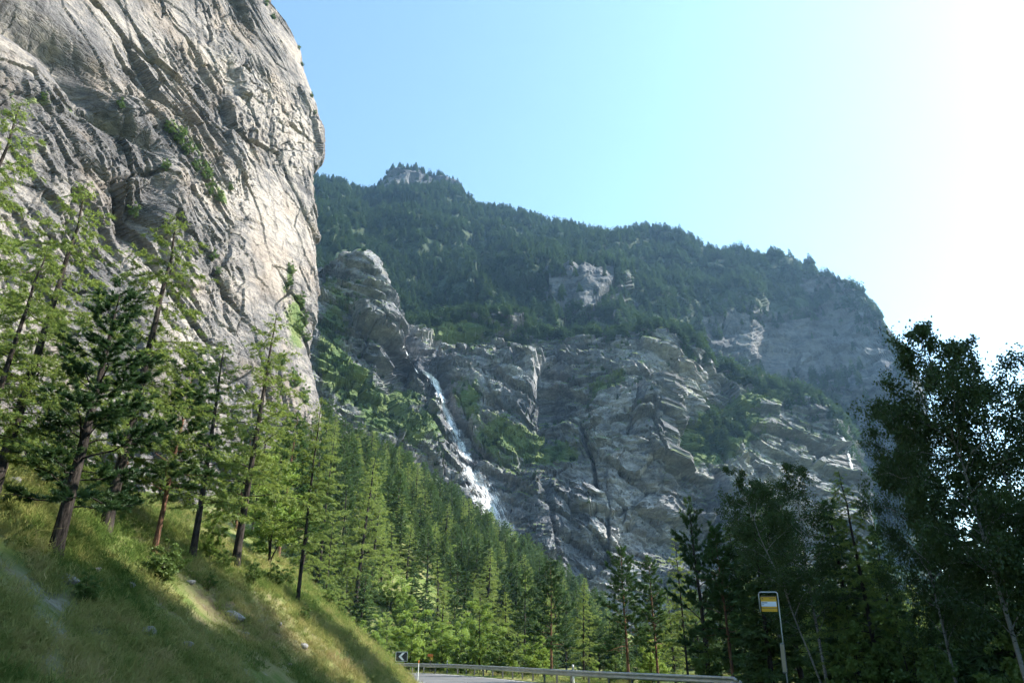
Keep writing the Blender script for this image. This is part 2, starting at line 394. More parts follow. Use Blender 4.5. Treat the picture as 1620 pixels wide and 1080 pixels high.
# the big recess and block in the middle of the face, the overhangs high on the left
def blob(px, py, sa, sh, px2=None):
    a, h = face_hit(np.array(px, float), np.array(py, float)); e = np.interp(h, eh, ea) + .62 * RAD
    return np.exp(-(((Wg - (a - e)) / sa) ** 2 + ((Hg - h) / sh) ** 2))
def cband(pts, wd):
    """mask along a polyline given in photograph pixels"""
    P = np.array(pts, float); a, h = face_hit(P[:, 0], P[:, 1]); e = np.interp(h, eh, ea) + .62 * RAD
    return np.exp(-(np.abs(sdist(Wg, Hg, np.stack([a - e, h], 1))) / wd) ** 2)
D -= 5 * blob(232, 300, 4, 5) + 5.5 * blob(215, 345, 3.5, 7) + 6.5 * blob(165, 190, 9, 3) + 7 * blob(110, 80, 11, 4) + 5 * blob(130, 130, 6, 5) + 5 * blob(30, 40, 9, 4)
D += 3.5 * blob(262, 290, 5, 7) + 2.5 * blob(250, 330, 6, 8)
D -= 4.0 * cband([(60, 60), (120, 110), (175, 190), (240, 235)], 2.5)
xy = PR + (Al[..., None] * T2) - (In[..., None] * N2) - ((Hg - ZB) * BATTER)[..., None] * N2
V = np.stack([xy[..., 0] + nx * D, xy[..., 1] + ny * D, Hg + D * .15], -1)
capr = V[-1:].copy(); capr[..., :2] -= N2 * 90; capr[..., 2] += 14
V = np.concatenate([V, capr], 0)
padr = lambda q: np.concatenate([q, q[-1:]], 0)
veg = .55 * cband([(262, 205), (300, 235), (320, 275), (345, 318)], 3.2) + .7 * blob(463, 430, 2, 8) + .75 * blob(478, 500, 5, 12) + .35 * blob(470, 590, 9, 22) \
    + .45 * cband([(20, 150), (90, 165), (150, 190), (200, 215)], 1.6) + .3 * blob(340, 420, 4, 9)
veg += np.where(Wg > -1, .12, 0) + .5 * blob(300, 70, 2, 2)
pale = .9 * blob(310, 520, 10, 17) + .8 * blob(430, 160, 14, 34) + .8 * blob(425, 330, 13, 26) + .5 * blob(320, 60, 12, 12) + .7 * blob(465, 230, 9, 30) + .3 * sstep(-45, -5, Wg)
pale = np.clip(pale, 0, 1)
co = link('cliff', mesh_np('cliff', V.reshape(-1, 3), grid_faces(NH + 1, len(ww)), M['cliff'], False,
          {'veg': padr(veg), 'pale': padr(pale), 'wet': padr(veg * 0)}))
tag(co, 'sheer pale grey rock cliff towering above the trees on the hillside', 'cliff', kind='structure')
CLV = V
def cliff_at(px, py, out=.3):
    """nearest built vertex to a pixel of the face"""
    P = CLV.reshape(-1, 3) - CAM; f = P[:, 1] * CP + P[:, 2] * SP; u = -P[:, 1] * SP + P[:, 2] * CP
    e = (P[:, 0] / f * F + 810 - px) ** 2 + (540 - u / f * F - py) ** 2; e[f < 1] = 1e9
    c = np.nonzero(e < 36)[0]
    i = c[np.argmin(f[c])] if len(c) else int(np.argmin(e))
    return CLV.reshape(-1, 3)[i] + np.array([N2[0], N2[1], 0]) * out

# ------------------------------------------------------------------ curtain terrain from sections
def curtain(name, pxs, rows, nv, mat, bed, scales, seed, vegf, palef, wetf=None, back=120., over=.1, dispf=None, fb=8.):
    """rows: list of (px list, py list or None with z, distance list) bottom -> top; gives a wall of sections"""
    Ps = []
    for q, py, z, dq, d in rows:
        dd = np.interp(pxs, dq, d)
        if py is None:
            P = at(pxs, np.full(len(pxs), 800.), dd); P[:, 2] = z
        else: P = at(pxs, np.interp(pxs, q, py), dd)
        Ps.append(P)
    top = Ps[-1]; hd = top[:, :2] / np.linalg.norm(top[:, :2], axis=1)[:, None]
    b = top.copy(); b[:, :2] += hd * back; b[:, 2] += back * .18; Ps.append(b)
    Ps = np.array(Ps)                                   # rows x cols x 3
    seg = np.linalg.norm(np.diff(Ps, axis=0), axis=2).mean(1); vv = np.r_[0, np.cumsum(seg)]
    qv = np.linspace(0, vv[-1], nv)
    out = np.empty((nv, len(pxs), 3))
    for c in range(3):
        for j in range(len(pxs)): out[:, j, c] = np.interp(qv, vv, Ps[:, j, c])
    # normals of the smooth wall
    du = np.gradient(out, axis=1); dv = np.gradient(out, axis=0); N = np.cross(du, dv)
    N /= np.linalg.norm(N, axis=2)[..., None] + 1e-9
    Lh = np.cumsum(np.r_[0, np.hypot(*np.diff(Ps[-2][:, :2], axis=0).T)])
    A = np.broadcast_to(Lh[None], out.shape[:2]); Hh = out[..., 2]
    D = rocks(A, Hh, bed, scales, seed, over) + fbm(A / 70, Hh / 70, 4, seed + 3) * fb + fbm(A / 5, Hh / 5, 4, seed + 4) * .9
    v = out - CAM; f = v[..., 1] * CP + v[..., 2] * SP; u = -v[..., 1] * SP + v[..., 2] * CP
    PX = v[..., 0] / f * F + 810; PY = 540 - u / f * F
    if dispf is not None: D = dispf(D, PX, PY, A, Hh)
    edge = np.minimum(1, np.abs(np.arange(nv) - nv + 1)[:, None] / 3.)
    out = out + N * (D * edge)[..., None]
    wet = wetf(PX, PY) if wetf else np.zeros(PX.shape)
    o = link(name, mesh_np(name, out.reshape(-1, 3), grid_faces(nv, len(pxs)), mat, False,
             {'veg': vegf(PX, PY, A, Hh), 'pale': palef(PX, PY), 'wet': wet}))
    return o, out, PX, PY, N
def pblob(PX, PY, lst):
    s = 0
    for (x, y, sx, sy, a) in lst: s = s + a * np.exp(-(((PX - x) / sx) ** 2 + ((PY - y) / sy) ** 2))
    return s
def pband(PX, PY, pts, w): return np.exp(-(np.abs(sdist(PX, PY, np.array(pts, float))) / w) ** 2)

FALL = [(636, 548), (650, 575), (668, 592), (688, 602), (700, 640), (716, 672), (730, 712), (748, 752), (772, 790), (786, 830), (790, 880), (792, 905)]
# -- the gorge wall with the waterfall
tp = np.array([(440, 400, 430), (505, 410, 430), (545, 407, 430), (590, 427, 425), (608, 443, 425), (620, 482, 428), (627, 520, 440), (640, 520, 470), (650, 508, 476), (720, 503, 480),
      (800, 507, 480), (880, 512, 470), (930, 517, 462), (1000, 527, 456), (1060, 533, 450), (1100, 552, 446), (1115, 572, 452), (1130, 583, 470), (1180, 607, 490), (1230, 632, 500),
      (1280, 652, 505), (1320, 682, 505), (1343, 712, 506), (1352, 765, 510), (1362, 840, 515), (1390, 930, 520), (1520, 985, 530)], float)
m1 = np.array([(440, 640, 372), (500, 650, 375), (560, 640, 378), (640, 690, 386), (690, 690, 398), (760, 690, 396), (850, 650, 402), (870, 640, 414), (950, 690, 388), (1050, 690, 396), (1066, 690, 416), (1130, 715, 432),
      (1200, 732, 446), (1345, 800, 478), (1362, 870, 490), (1520, 990, 505)], float)
m2 = np.array([(440, 760, 325), (500, 770, 335), (700, 865, 338), (800, 885, 346), (900, 885, 358), (1000, 880, 364), (1060, 872, 376), (1130, 852, 398), (1345, 890, 452), (1520, 995, 470)], float)
rowsB = [(None, None, -8., [440, 700, 800, 950, 1060, 1130, 1360, 1520], [290, 312, 325, 332, 345, 368, 420, 440]),
         (m2[:, 0], m2[:, 1], None, m2[:, 0], m2[:, 2]), (m1[:, 0], m1[:, 1], None, m1[:, 0], m1[:, 2]), (tp[:, 0], tp[:, 1], None, tp[:, 0], tp[:, 2])]
def vegB(PX, PY, A, Hh):
    s = pblob(PX, PY, [(520, 520, 30, 90, .3), (560, 590, 70, 40, .36), (640, 630, 60, 22, .3), (590, 660, 45, 45, .35), (730, 640, 40, 25, .45), (800, 700, 70, 35, .42), (885, 715, 45, 18, .5),
         (760, 560, 90, 40, .15), (700, 520, 70, 16, .35), (900, 520, 160, 10, .2), (1130, 690, 55, 42, .6), (1090, 720, 40, 20, .5), (960, 560, 200, 30, .15), (560, 470, 40, 60, .2), (700, 690, 40, 40, .2), (1250, 690, 60, 30, .2), (900, 660, 40, 30, .15), (1200, 640, 60, 18, .4), (1160, 600, 30, 14, .4), (960, 610, 60, 18, .3), (640, 700, 70, 50, .3), (820, 770, 50, 40, .2)])
    s = s - .3 * pblob(PX, PY, [(960, 820, 110, 90, 1)]) - .5 * pband(PX, PY, FALL, 22)
    return s * 1.7 + .07
def palB(PX, PY): return np.clip(pblob(PX, PY, [(960, 800, 50, 60, .8), (1100, 620, 35, 60, .6), (985, 860, 60, 20, .5), (740, 790, 60, 60, .6), (1000, 720, 30, 40, .5), (1310, 690, 40, 40, .6), (600, 470, 25, 50, .5), (1200, 830, 60, 60, .5)]), 0, 1)
def dispB(D, PX, PY, A, Hh):
    D = D - 6 * pband(PX, PY, FALL, 16) - 9 * pblob(PX, PY, [(860, 625, 10, 45, 1), (1075, 690, 16, 60, 1)]) + 7 * pblob(PX, PY, [(1040, 700, 30, 70, 1), (830, 590, 35, 40, .7)])
    sg = lambda q: 1 / (1 + np.exp(-np.clip(q, -30, 30)))
    D = D + 12 * sg((856 - PX) / 2.5) * sg((PX - 720) / 40) * np.exp(-((PY - 612) / 58) ** 4)
    D = D + 12 * sg((1085 - PX) / 26) * sg((PX - 940) / 35) * np.exp(-((PY - 690) / 140) ** 4)
    D = D + 11 * sg((985 - PX) / 9) * sg((PX - 880) / 30) * np.exp(-((PY - 805) / 70) ** 4)
    D = D + 9 * sg((1220 - PX) / 14) * sg((PX - 1130) / 30) * np.exp(-((PY - 800) / 60) ** 4)
    D = D + 8 * sg((705 - PX) / 10) * sg((PX - 560) / 30) * np.exp(-((PY - 700) / 50) ** 4)
    return D
pxB = np.linspace(440, 1520, 640)
wb, WB, PXB, PYB, NB = curtain('gorge_wall', pxB, rowsB, 440, M['wall'], R(-18), [(80, 34, 15), (44, 9.5, 7), (22, 4.0, 3.2), (8, 2.0, 1.3)], 41, vegB, palB,
        lambda a, b: pband(a, b, FALL, 14), 130., .05, dispB, 12.)
tag(wb, 'grey bedded rock wall with green ledges where the waterfall runs down', 'rock face', kind='structure')

# -- the wooded mountain behind
rg = np.array([(380, 270, 950), (490, 273, 960), (540, 284, 990), (575, 298, 1010), (592, 302, 1020), (600, 288, 1020), (625, 275, 1020), (660, 271, 1020), (700, 275, 1020), (735, 288, 1020), (745, 308, 1010), (770, 332, 960), (850, 354, 900),
      (960, 368, 850), (1030, 371, 830), (1100, 386, 800), (1200, 403, 800), (1280, 413, 800), (1295, 431, 798), (1340, 455, 772), (1390, 493, 738), (1420, 532, 714), (1436, 560, 700), (1441, 610, 705), (1446, 700, 712), (1454, 800, 720), (1475, 950, 740), (1560, 1005, 760)], float)
c2 = np.array([(380, 400, 640), (490, 405, 640), (600, 430, 655), (700, 425, 665), (800, 425, 650), (870, 440, 606), (990, 445, 592), (1002, 452, 640), (1100, 470, 690), (1195, 480, 690), (1212, 480, 735), (1290, 530, 748), (1400, 650, 655), (1438, 720, 640), (1450, 840, 690), (1475, 960, 720), (1560, 1010, 740)], float)
c1 = np.array([(380, 520, 520), (490, 520, 520), (640, 560, 530), (800, 545, 530), (1000, 565, 525), (1100, 620, 590), (1200, 670, 665), (1345, 790, 650), (1438, 870, 620), (1452, 910, 660), (1475, 980, 700), (1560, 1018, 720)], float)
rowsC = [(None, None, -8., [380, 1560], [460, 600]), (c1[:, 0], c1[:, 1], None, c1[:, 0], c1[:, 2]), (c2[:, 0], c2[:, 1], None, c2[:, 0], c2[:, 2]), (rg[:, 0], rg[:, 1], None, rg[:, 0], rg[:, 2])]
ROCKC = [(665, 287, 70, 16, 1.), (930, 462, 62, 30, .9), (1200, 540, 55, 40, 1.), (1330, 540, 75, 45, .8), (1260, 580, 70, 35, .8), (1400, 640, 50, 110, .9), (1340, 720, 80, 60, .7), (1310, 455, 40, 18, .5), (600, 430, 22, 14, .3), (1130, 540, 40, 40, .4)]
def vegC(PX, PY, A, Hh): return np.clip(.75 - pblob(PX, PY, ROCKC), -.5, .8)
def palC(PX, PY): return np.clip(pblob(PX, PY, [(1190, 545, 30, 22, .9), (1240, 555, 40, 14, .6), (1330, 570, 50, 25, .3), (940, 465, 40, 20, .6), (1380, 600, 40, 40, .3)]), 0, 1)
pxC = np.linspace(380, 1560, 460)
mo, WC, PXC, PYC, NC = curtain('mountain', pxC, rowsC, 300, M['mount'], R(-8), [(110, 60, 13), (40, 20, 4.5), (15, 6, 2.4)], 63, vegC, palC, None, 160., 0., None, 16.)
tag(mo, 'high forested mountain ridge with a shaded rock buttress and a summit knob', 'mountain', kind='structure')

# ------------------------------------------------------------------ foliage builders
def blades(P, Dr, L, Wd, r):
    """thin triangles from P along Dr"""
    n = len(P); side = np.cross(Dr, r.normal(size=(n, 3))); side /= np.linalg.norm(side, axis=1)[:, None] + 1e-9
    L = np.broadcast_to(L, (n,))[:, None]; Wd = np.broadcast_to(Wd, (n,))[:, None]
    return np.stack([P - side * Wd / 2, P + side * Wd / 2, P + Dr * L], 1).reshape(-1, 3)
def leaves(P, size, r, droop=.3):
    """small folded diamonds"""
    n = len(P); d = r.normal(size=(n, 3)); d[:, 2] -= droop; d /= np.linalg.norm(d, axis=1)[:, None]
    s = np.cross(d, r.normal(size=(n, 3))); s /= np.linalg.norm(s, axis=1)[:, None]; nn = np.cross(d, s)
    z = (size * r.uniform(.7, 1.3, n))[:, None]
    a = P; b = P + d * z * .5 + s * z * .38 + nn * z * .08; c = P + d * z; e = P + d * z * .5 - s * z * .38 + nn * z * .08
    return np.stack([a, b, c, a, c, e], 1).reshape(-1, 3)
def tri_mesh(name, V, mat): return mesh_np(name, V, np.arange(len(V)).reshape(-1, 3), mat)
def quad_mesh(name, parts, mat):
    Vs, Fs, n = [], [], 0
    for V, f in parts: Vs.append(V); Fs.append(f + n); n += len(V)
    return mesh_np(name, np.concatenate(Vs), np.concatenate(Fs), mat, True)
def unit(v): return v / (np.linalg.norm(v, axis=-1, keepdims=True) + 1e-9)

def trunk_path(H, r, lean=.0, n=14, wob=.012):
    t = np.linspace(0, 1, n); w = np.cumsum(r.normal(0, wob * H / n * 3, (n, 2)), 0) * t[:, None]
    return np.c_[w[:, 0] + lean * H * t ** 1.4, w[:, 1], t * H]
def conifer(name, kind, H, seed, leafmat, barkmat, h0=.15, rad=.2, nb=60, spread=.25, lod=1.0, lean=0., trunk_r=None):
    """returns (trunk mesh, crown mesh); kinds: larch, pine, spruce"""
    r = np.random.default_rng(seed); TP = trunk_path(H, r, lean); tr = trunk_r or H * .012
    tt = np.linspace(0, 1, len(TP))
    radii = tr * (1 - tt) ** .8 * (1 + .5 * np.exp(-tt * 30)) + .008
    TP[0, 2] -= .5
    parts = [tube_arr(TP, radii, 9 if lod >= .5 else 6)]; TP[0, 2] += .5
    tw_s, tw_d, tw_l = [], [], []
    for i in range(nb):
        t = h0 + (1 - h0) * ((i + r.random()) / nb) ** .92
        t = min(t, .985)
        base = np.array([np.interp(t, tt, TP[:, c]) for c in range(3)])
        q = (t - h0) / (1 - h0)
        if kind == 'larch': L = H * spread * (1 - q) ** .75 * (.55 + .45 * min(1, q * 5 + .4)) * r.uniform(.6, 1.15) + .12; el = r.normal(.12 + .5 * q, .12); droop = .35
        elif kind == 'pine': L = H * spread * (1 - q * .75) * r.uniform(.45, 1.2) * (1 if q < .9 else .6) + .15; el = r.normal(.1 + .75 * q, .2); droop = -.12
        else: L = H * spread * (1 - q) ** .9 * r.uniform(.75, 1.1) + .12; el = r.normal(-.12 + .6 * q, .1); droop = .1
        az = i * 2.39996 + r.normal(0, .35); ca, sa = math.cos(az), math.sin(az)
        u = np.linspace(0, 1, 6)
        bp = base + np.stack([ca * math.cos(el) * L * u, sa * math.cos(el) * L * u, math.sin(el) * L * u - droop * L * u ** 2 * .6], 1)
        bp[1:] += r.normal(0, .025 * L, (5, 3))
        br = max(.006, tr * .26 * (L / (H * spread)) ** 1.0 * (1 - .3 * q))
        parts.append(tube_arr(bp, br * (1 - u * .85), 4 if lod >= .5 else 3))
        nt = max(3, int((15 if kind == 'larch' else 20 if kind == 'pine' else 13) * lod ** .5 * (L / (H * spread)) ** .6))
        us = np.sort(r.uniform(.12 if kind != 'pine' else .3, 1, nt)); us[-1] = 1
        for j, uu in enumerate(us):
            p = np.array([np.interp(uu, u, bp[:, c]) for c in range(3)])
            sg = 1 if j % 2 else -1; ang = az + sg * r.uniform(.5, 1.15) * (1 - .5 * (uu > .95))
            tl = L * (.42 if kind != 'pine' else .3) * (1.1 - .65 * uu) * r.uniform(.6, 1.2) + .05
            dz = {'larch': r.normal(-.35, .25), 'pine': r.normal(.35, .3), 'spruce': r.normal(-.25, .15)}[kind]
            tw_s.append(p); tw_d.append(unit(np.array([math.cos(ang), math.sin(ang), dz]))); tw_l.append(tl)
    tw_s = np.array(tw_s); tw_d = np.array(tw_d); tw_l = np.array(tw_l)
    # twigs as slim ribbons in the branch mesh
    sd = unit(np.cross(tw_d, np.array([0, 0, 1.]))); e = tw_s + tw_d * tw_l[:, None]; wd = .004 + .004 * H / 10
    tv = np.stack([tw_s - sd * wd, tw_s + sd * wd, e + sd * wd * .3, e - sd * wd * .3], 1).reshape(-1, 3)
    parts.append((tv, np.arange(len(tv)).reshape(-1, 4)))
    # needles
    sp = {'larch': .042, 'pine': .036, 'spruce': .034}[kind] * H / 10 / lod
    per = np.maximum(2, (tw_l / sp).astype(int)); idx = np.repeat(np.arange(len(per)), per)
    w = r.random(len(idx))
    if kind == 'pine': w = .35 + .65 * w
    P = tw_s[idx] + tw_d[idx] * (tw_l[idx] * w)[:, None]
    k = {'larch': 5, 'pine': 8, 'spruce': 5}[kind]
    P = np.repeat(P, k, 0); Dd = np.repeat(tw_d[idx], k, 0)
    if kind == 'larch': Dr = unit(Dd * .6 + r.normal(0, .75, P.shape) + np.array([0, 0, -.15])); Ln = .11; Wd = .024
    elif kind == 'pine': Dr = unit(Dd * .9 + r.normal(0, .6, P.shape) + np.array([0, 0, .25])); Ln = .17; Wd = .034
    else: Dr = unit(Dd * 1.0 + r.normal(0, .55, P.shape) + np.array([0, 0, -.1])); Ln = .2; Wd = .06
    s = H / 10 / lod ** .62
    V = blades(P + r.normal(0, .015 * s, P.shape), Dr, Ln * s * r.uniform(.7, 1.3, len(P)), Wd * s, r)
    return quad_mesh(name + '_trunk', parts, barkmat), tri_mesh(name + '_crown', V, leafmat)

def broadleaf(name, H, seed, leafmat, barkmat, h0=.2, n1=34, spread=.33, nleaf=16000, lsize=.06, up=.7, stems=1, droop=.3, tr=None):
    r = np.random.default_rng(seed); parts = []; tips = []
    tr = tr or H * .011
    for s_ in range(stems):
        TP = trunk_path(H * (1 if s_ == 0 else r.uniform(.6, .95)), r, 0 if s_ == 0 else .0, 14, .03)
        if stems > 1:
            a = s_ * 2.4 + r.random(); k = r.uniform(.1, .4) if s_ else .05; TP[:, 0] += math.cos(a) * k * TP[:, 2]; TP[:, 1] += math.sin(a) * k * TP[:, 2]
        tt = np.linspace(0, 1, len(TP)); TP[0, 2] -= .4
        parts.append(tube_arr(TP, tr * (1 - .93 * tt) / (1 if s_ == 0 else 1.5), 9)); TP[0, 2] += .4
        Hs = TP[-1, 2]
        for i in range(max(6, n1 // stems)):
            t = h0 + (1 - h0) * (i + r.random()) / max(6, n1 // stems); t = min(t, .98)
            base = np.array([np.interp(t, tt, TP[:, c]) for c in range(3)]); q = (t - h0) / (1 - h0)
            L = Hs * spread * (math.sin(math.pi * min(1, .25 + q * .72)) ** .8) * r.uniform(.6, 1.1); az = i * 2.4 + r.normal(0, .4); el = r.normal(up, .18)
            u = np.linspace(0, 1, 7)
            bp = base + np.stack([math.cos(az) * math.cos(el) * L * u, math.sin(az) * math.cos(el) * L * u, math.sin(el) * L * u - droop * L * u ** 2.2], 1)
            bp[1:] += np.cumsum(r.normal(0, .022 * L, (6, 3)), 0)
            parts.append(tube_arr(bp, max(.007, tr * .33 * L / (Hs * spread)) * (1 - .85 * u), 4))
            for j in range(12):
                uu = r.uniform(.2, 1); p = np.array([np.interp(uu, u, bp[:, c]) for c in range(3)])
                d = unit(np.array([math.cos(az), math.sin(az), math.sin(el)]) * .7 + r.normal(0, .6, 3) - np.array([0, 0, droop * .6]))
                l2 = L * r.uniform(.14, .42) * (1.15 - .5 * uu); e = p + d * l2; mid = (p + e) / 2 + np.array([0, 0, .06 * l2])
                end = e - np.array([0, 0, droop * .4 * l2])
                parts.append(tube_arr(np.array([p, mid, end]), np.array([.006, .004, .002]) * H / 10, 3)); tips.append((p, end, l2))
    A = np.array([t[0] for t in tips]); B = np.array([t[1] for t in tips]); Lw = np.array([t[2] for t in tips])
    idx = r.choice(len(A), nleaf, p=Lw / Lw.sum()); w = r.uniform(.15, 1.1, nleaf)[:, None]
    P = A[idx] * (1 - w) + B[idx] * w + r.normal(0, 1, (nleaf, 3)) * (.16 * Lw[idx] + .03)[:, None]
    return quad_mesh(name + '_trunk', parts, barkmat), tri_mesh(name + '_crown', leaves(P, lsize, r), leafmat)

def far_tree(name, seed, H=1.0, wide=.2, n=300, round_=False):
    """small conifer for the far slopes, unit height"""
    r = np.random.default_rng(seed); t = 1 - np.sqrt(r.random(n)) * .9; t = np.clip(t, .08, .99); 
    prof = (wide * (1 - t) ** .8 if not round_ else wide * 1.15 * np.sqrt(np.clip(1 - ((t - .55) / .5) ** 2, .02, 1))) * (1 + .35 * np.sin(t * 40 + r.random() * 6))
    az = r.random(n) * 6.283; rr = prof * np.sqrt(r.uniform(.15, 1, n)); C = np.stack([np.cos(az) * rr, np.sin(az) * rr, t], 1)
    d = unit(np.stack([np.cos(az), np.sin(az), r.normal(-.35, .3, n)], 1)); s = unit(np.cross(d, r.normal(0, .5, (n, 3)) + np.array([0, 0, 1])))
    L = (.05 + .06 * (1 - t))[:, None] * (1.25 if round_ else 1); 
    V = np.stack([C - s * L * .5, C + s * L * .5, C + d * L * 1.2], 1).reshape(-1, 3)
    th = np.array([0, 2.1, 4.2]); tr = np.stack([np.cos(th) * .012, np.sin(th) * .012, th * 0 - .1], 1); top = np.array([0, 0, .95])
    TV = np.concatenate([[tr[i], tr[(i + 1) % 3], top] for i in range(3)])
    me = tri_mesh(name, np.concatenate([V * H, TV * H]), M['fartree']); me.materials.append(M['bark'])
    mi = np.zeros(len(me.polygons), np.int32); mi[-3:] = 1; me.polygons.foreach_set('material_index', mi)
    return me

def put(name, meshes, loc, scale=1., rz=0., label=None, cat='tree', group=None, tilt=(0, 0)):
    e = link(name, None, None, loc, (tilt[0], tilt[1], rz), scale); e.empty_display_size = .5
    tag(e, label, cat, group)
    link('trunk', meshes[0], e); link('crown', meshes[1], e)
    return e
def height_for(loc, px, py_top):
    """height so that a vertical at loc reaches the photograph row py_top"""
    d = math.hypot(loc[0] - CAM[0], loc[1] - CAM[1]); lo, hi = .3, 80.
    for _ in range(40):
        m = (lo + hi) / 2; P = np.array(loc) + (0, 0, m) - CAM; f = P[1] * CP + P[2] * SP; u = -P[1] * SP + P[2] * CP
        if 540 - u / f * F > py_top: lo = m
        else: hi = m
    return lo
PH = 10.0      # prototype height
PROTO = {
 'larch_a': conifer('larch_a', 'larch', PH, 1, M['larch'], M['bark'], .16, nb=66, spread=.26),
 'larch_b': conifer('larch_b', 'larch', PH, 2, M['larch'], M['bark'], .22, nb=62, spread=.21, lean=.03),
 'larch_thin': conifer('larch_thin', 'larch', PH, 3, M['larch'], M['bark'], .26, nb=48, spread=.17, trunk_r=.075),
 'pine_a': conifer('pine_a', 'pine', PH, 4, M['pine'], M['redbark'], .24, nb=64, spread=.27),
 'pine_b': conifer('pine_b', 'pine', PH, 5, M['pine'], M['redbark'], .28, nb=56, spread=.22, trunk_r=.11),
 'pine_dark': conifer('pine_dark', 'pine', PH, 6, M['pine'], M['bark'], .17, nb=56, spread=.3, trunk_r=.2),
 'spruce_a': conifer('spruce_a', 'spruce', PH, 7, M['spruce'], M['bark'], .06, nb=80, spread=.2, lod=.55),
 'spruce_b': conifer('spruce_b', 'spruce', PH, 8, M['spruce'], M['bark'], .1, nb=70, spread=.17, lod=.55),
 'larch_mid': conifer('larch_mid', 'larch', PH, 9, M['larch'], M['bark'], .1, nb=60, spread=.2, lod=.5),
 'pine_mid': conifer('pine_mid', 'pine', PH, 10, M['spruce'], M['bark'], .15, nb=46, spread=.22, lod=.5),
 'birch_a': broadleaf('birch_a', PH, 21, M['birch'], M['birchbark'], .2, 46, .36, 44000, .085, .75, tr=.085),
 'birch_b': broadleaf('birch_b', PH, 22, M['birch'], M['birchbark'], .26, 40, .3, 24000, .08, .9, stems=2, tr=.075),
 'broad_a': broadleaf('broad_a', PH, 23, M['broad'], M['bark'], .12, 34, .36, 16000, .17, .7, stems=3, tr=.12),
 'shrub_a': broadleaf('shrub_a', PH, 24, M['shrub'], M['bark'], .05, 28, .42, 5000, .36, .6, stems=4, tr=.1),
}
FAR = [far_tree('far_conifer', 31, 1, .19), far_tree('far_conifer', 32, 1, .15), far_tree('far_conifer', 33, 1, .23), far_tree('far_conifer', 34, 1, .2, round_=True)]

# ---- trees on the grassy hillside (base pixel, top row)
HILL = [
 ('larch_tree', 'larch_a', (-14, 790), 285, 0.4, 'leaning bright green larch beside the thick dark trunk', (0, 0)),
 ('pine_tree', 'pine_dark', (85, 880), 455, 1.0, 'large dark pine with the thickest black trunk on the grassy slope', (0, 0)),
 ('pine_tree', 'pine_b', (243, 877), 560, 2.0, 'slim pine with reddish trunk on the slope next to the thickest black trunk', (0, 0)),
 ('larch_tree', 'larch_b', (303, 884), 530, 3.0, 'short larch rising beside the slim reddish pine on the slope', (0, 0)),
 ('larch_tree', 'larch_a', (372, 895), 490, 4.2, 'full feathery larch in front of the pale cliff foot', (0, 0)),
 ('larch_tree', 'larch_thin', (470, 955), 625, 5.0, 'tall thin larch with bare black lower trunk low on the slope', (0, 0)),
 ('larch_tree', 'larch_thin', (502, 932), 690, 6.0, 'thin larch half hidden behind the bare black larch trunk', (0, 0)),
 ('larch_tree', 'larch_b', (560, 980), 720, 7.0, 'sparse larch at the lower edge of the slope above the road', (0, 0)),
 ('larch_tree', 'larch_b', (435, 880), 690, 1.7, 'small larch behind the bright green bush on the slope', (0, 0)),
 ('larch_tree', 'larch_a', (165, 842), 335, .3, 'tall bright larch rising behind the thickest black trunk', (0, 0), 1.2),
 ('larch_tree', 'larch_a', (-60, 800), 380, 2.7, 'larch at the upper end of the slope with boughs over the grass', (0, 0)),
]
for nm, pr, (bx, by), top, rz, lab, tilt, *wide in HILL:
    p = hit(bx, by); h = height_for(p, bx, top) / PH; w = h * (wide[0] if wide else 1.12)
    put(nm, PROTO[pr], p - (0, 0, .1), (w, w, h), rz, lab, 'tree', None, tilt)
p = at(-170, 700, 19.); p[2] = gz(p[0], p[1]); put('larch_tree', PROTO['larch_a'], p, height_for(p, -10, 165) / PH, .9, 'tall light green conifer against the upper left cliff face', 'tree')
# more of the wood on the hill above, between slope and cliff
for k, (bx, d, top) in enumerate([(210, 36, 680), (420, 48, 640), (270, 45, 690), (465, 55, 660), (440, 70, 660), (500, 62, 710), (395, 60, 680), (540, 66, 760)]):
    q = at(bx, 700, d); q[2] = gz(q[0], q[1]); h = np.clip(height_for(q, bx, top), 3, 13)
    put('larch_tree' if k % 3 else 'pine_tree', PROTO[('pine_b', 'larch_thin', 'larch_b')[k % 3]], q, h / PH, k * 1.3,
        'larch standing on the crest of the slope below the cliff' if k % 3 else 'pine standing on the crest of the slope below the cliff', 'tree', 'larches on the slope crest' if k % 3 else 'pines on the slope crest')
# bright broadleaf bushes on the slope
for (bx, by, top, lab) in [(425, 892, 735, 'bright yellow green bush glowing in the sun among the larch trunks'), (548, 952, 872, 'small bright green bush at the foot of the sparse larch'),
                           (330, 892, 812, 'low bright green bush beside the slim reddish pine')]:
    p = hit(bx, by); h = height_for(p, bx, top); put('bush', PROTO['broad_a'], p, (h / PH * 1.1), bx, lab, 'bush')

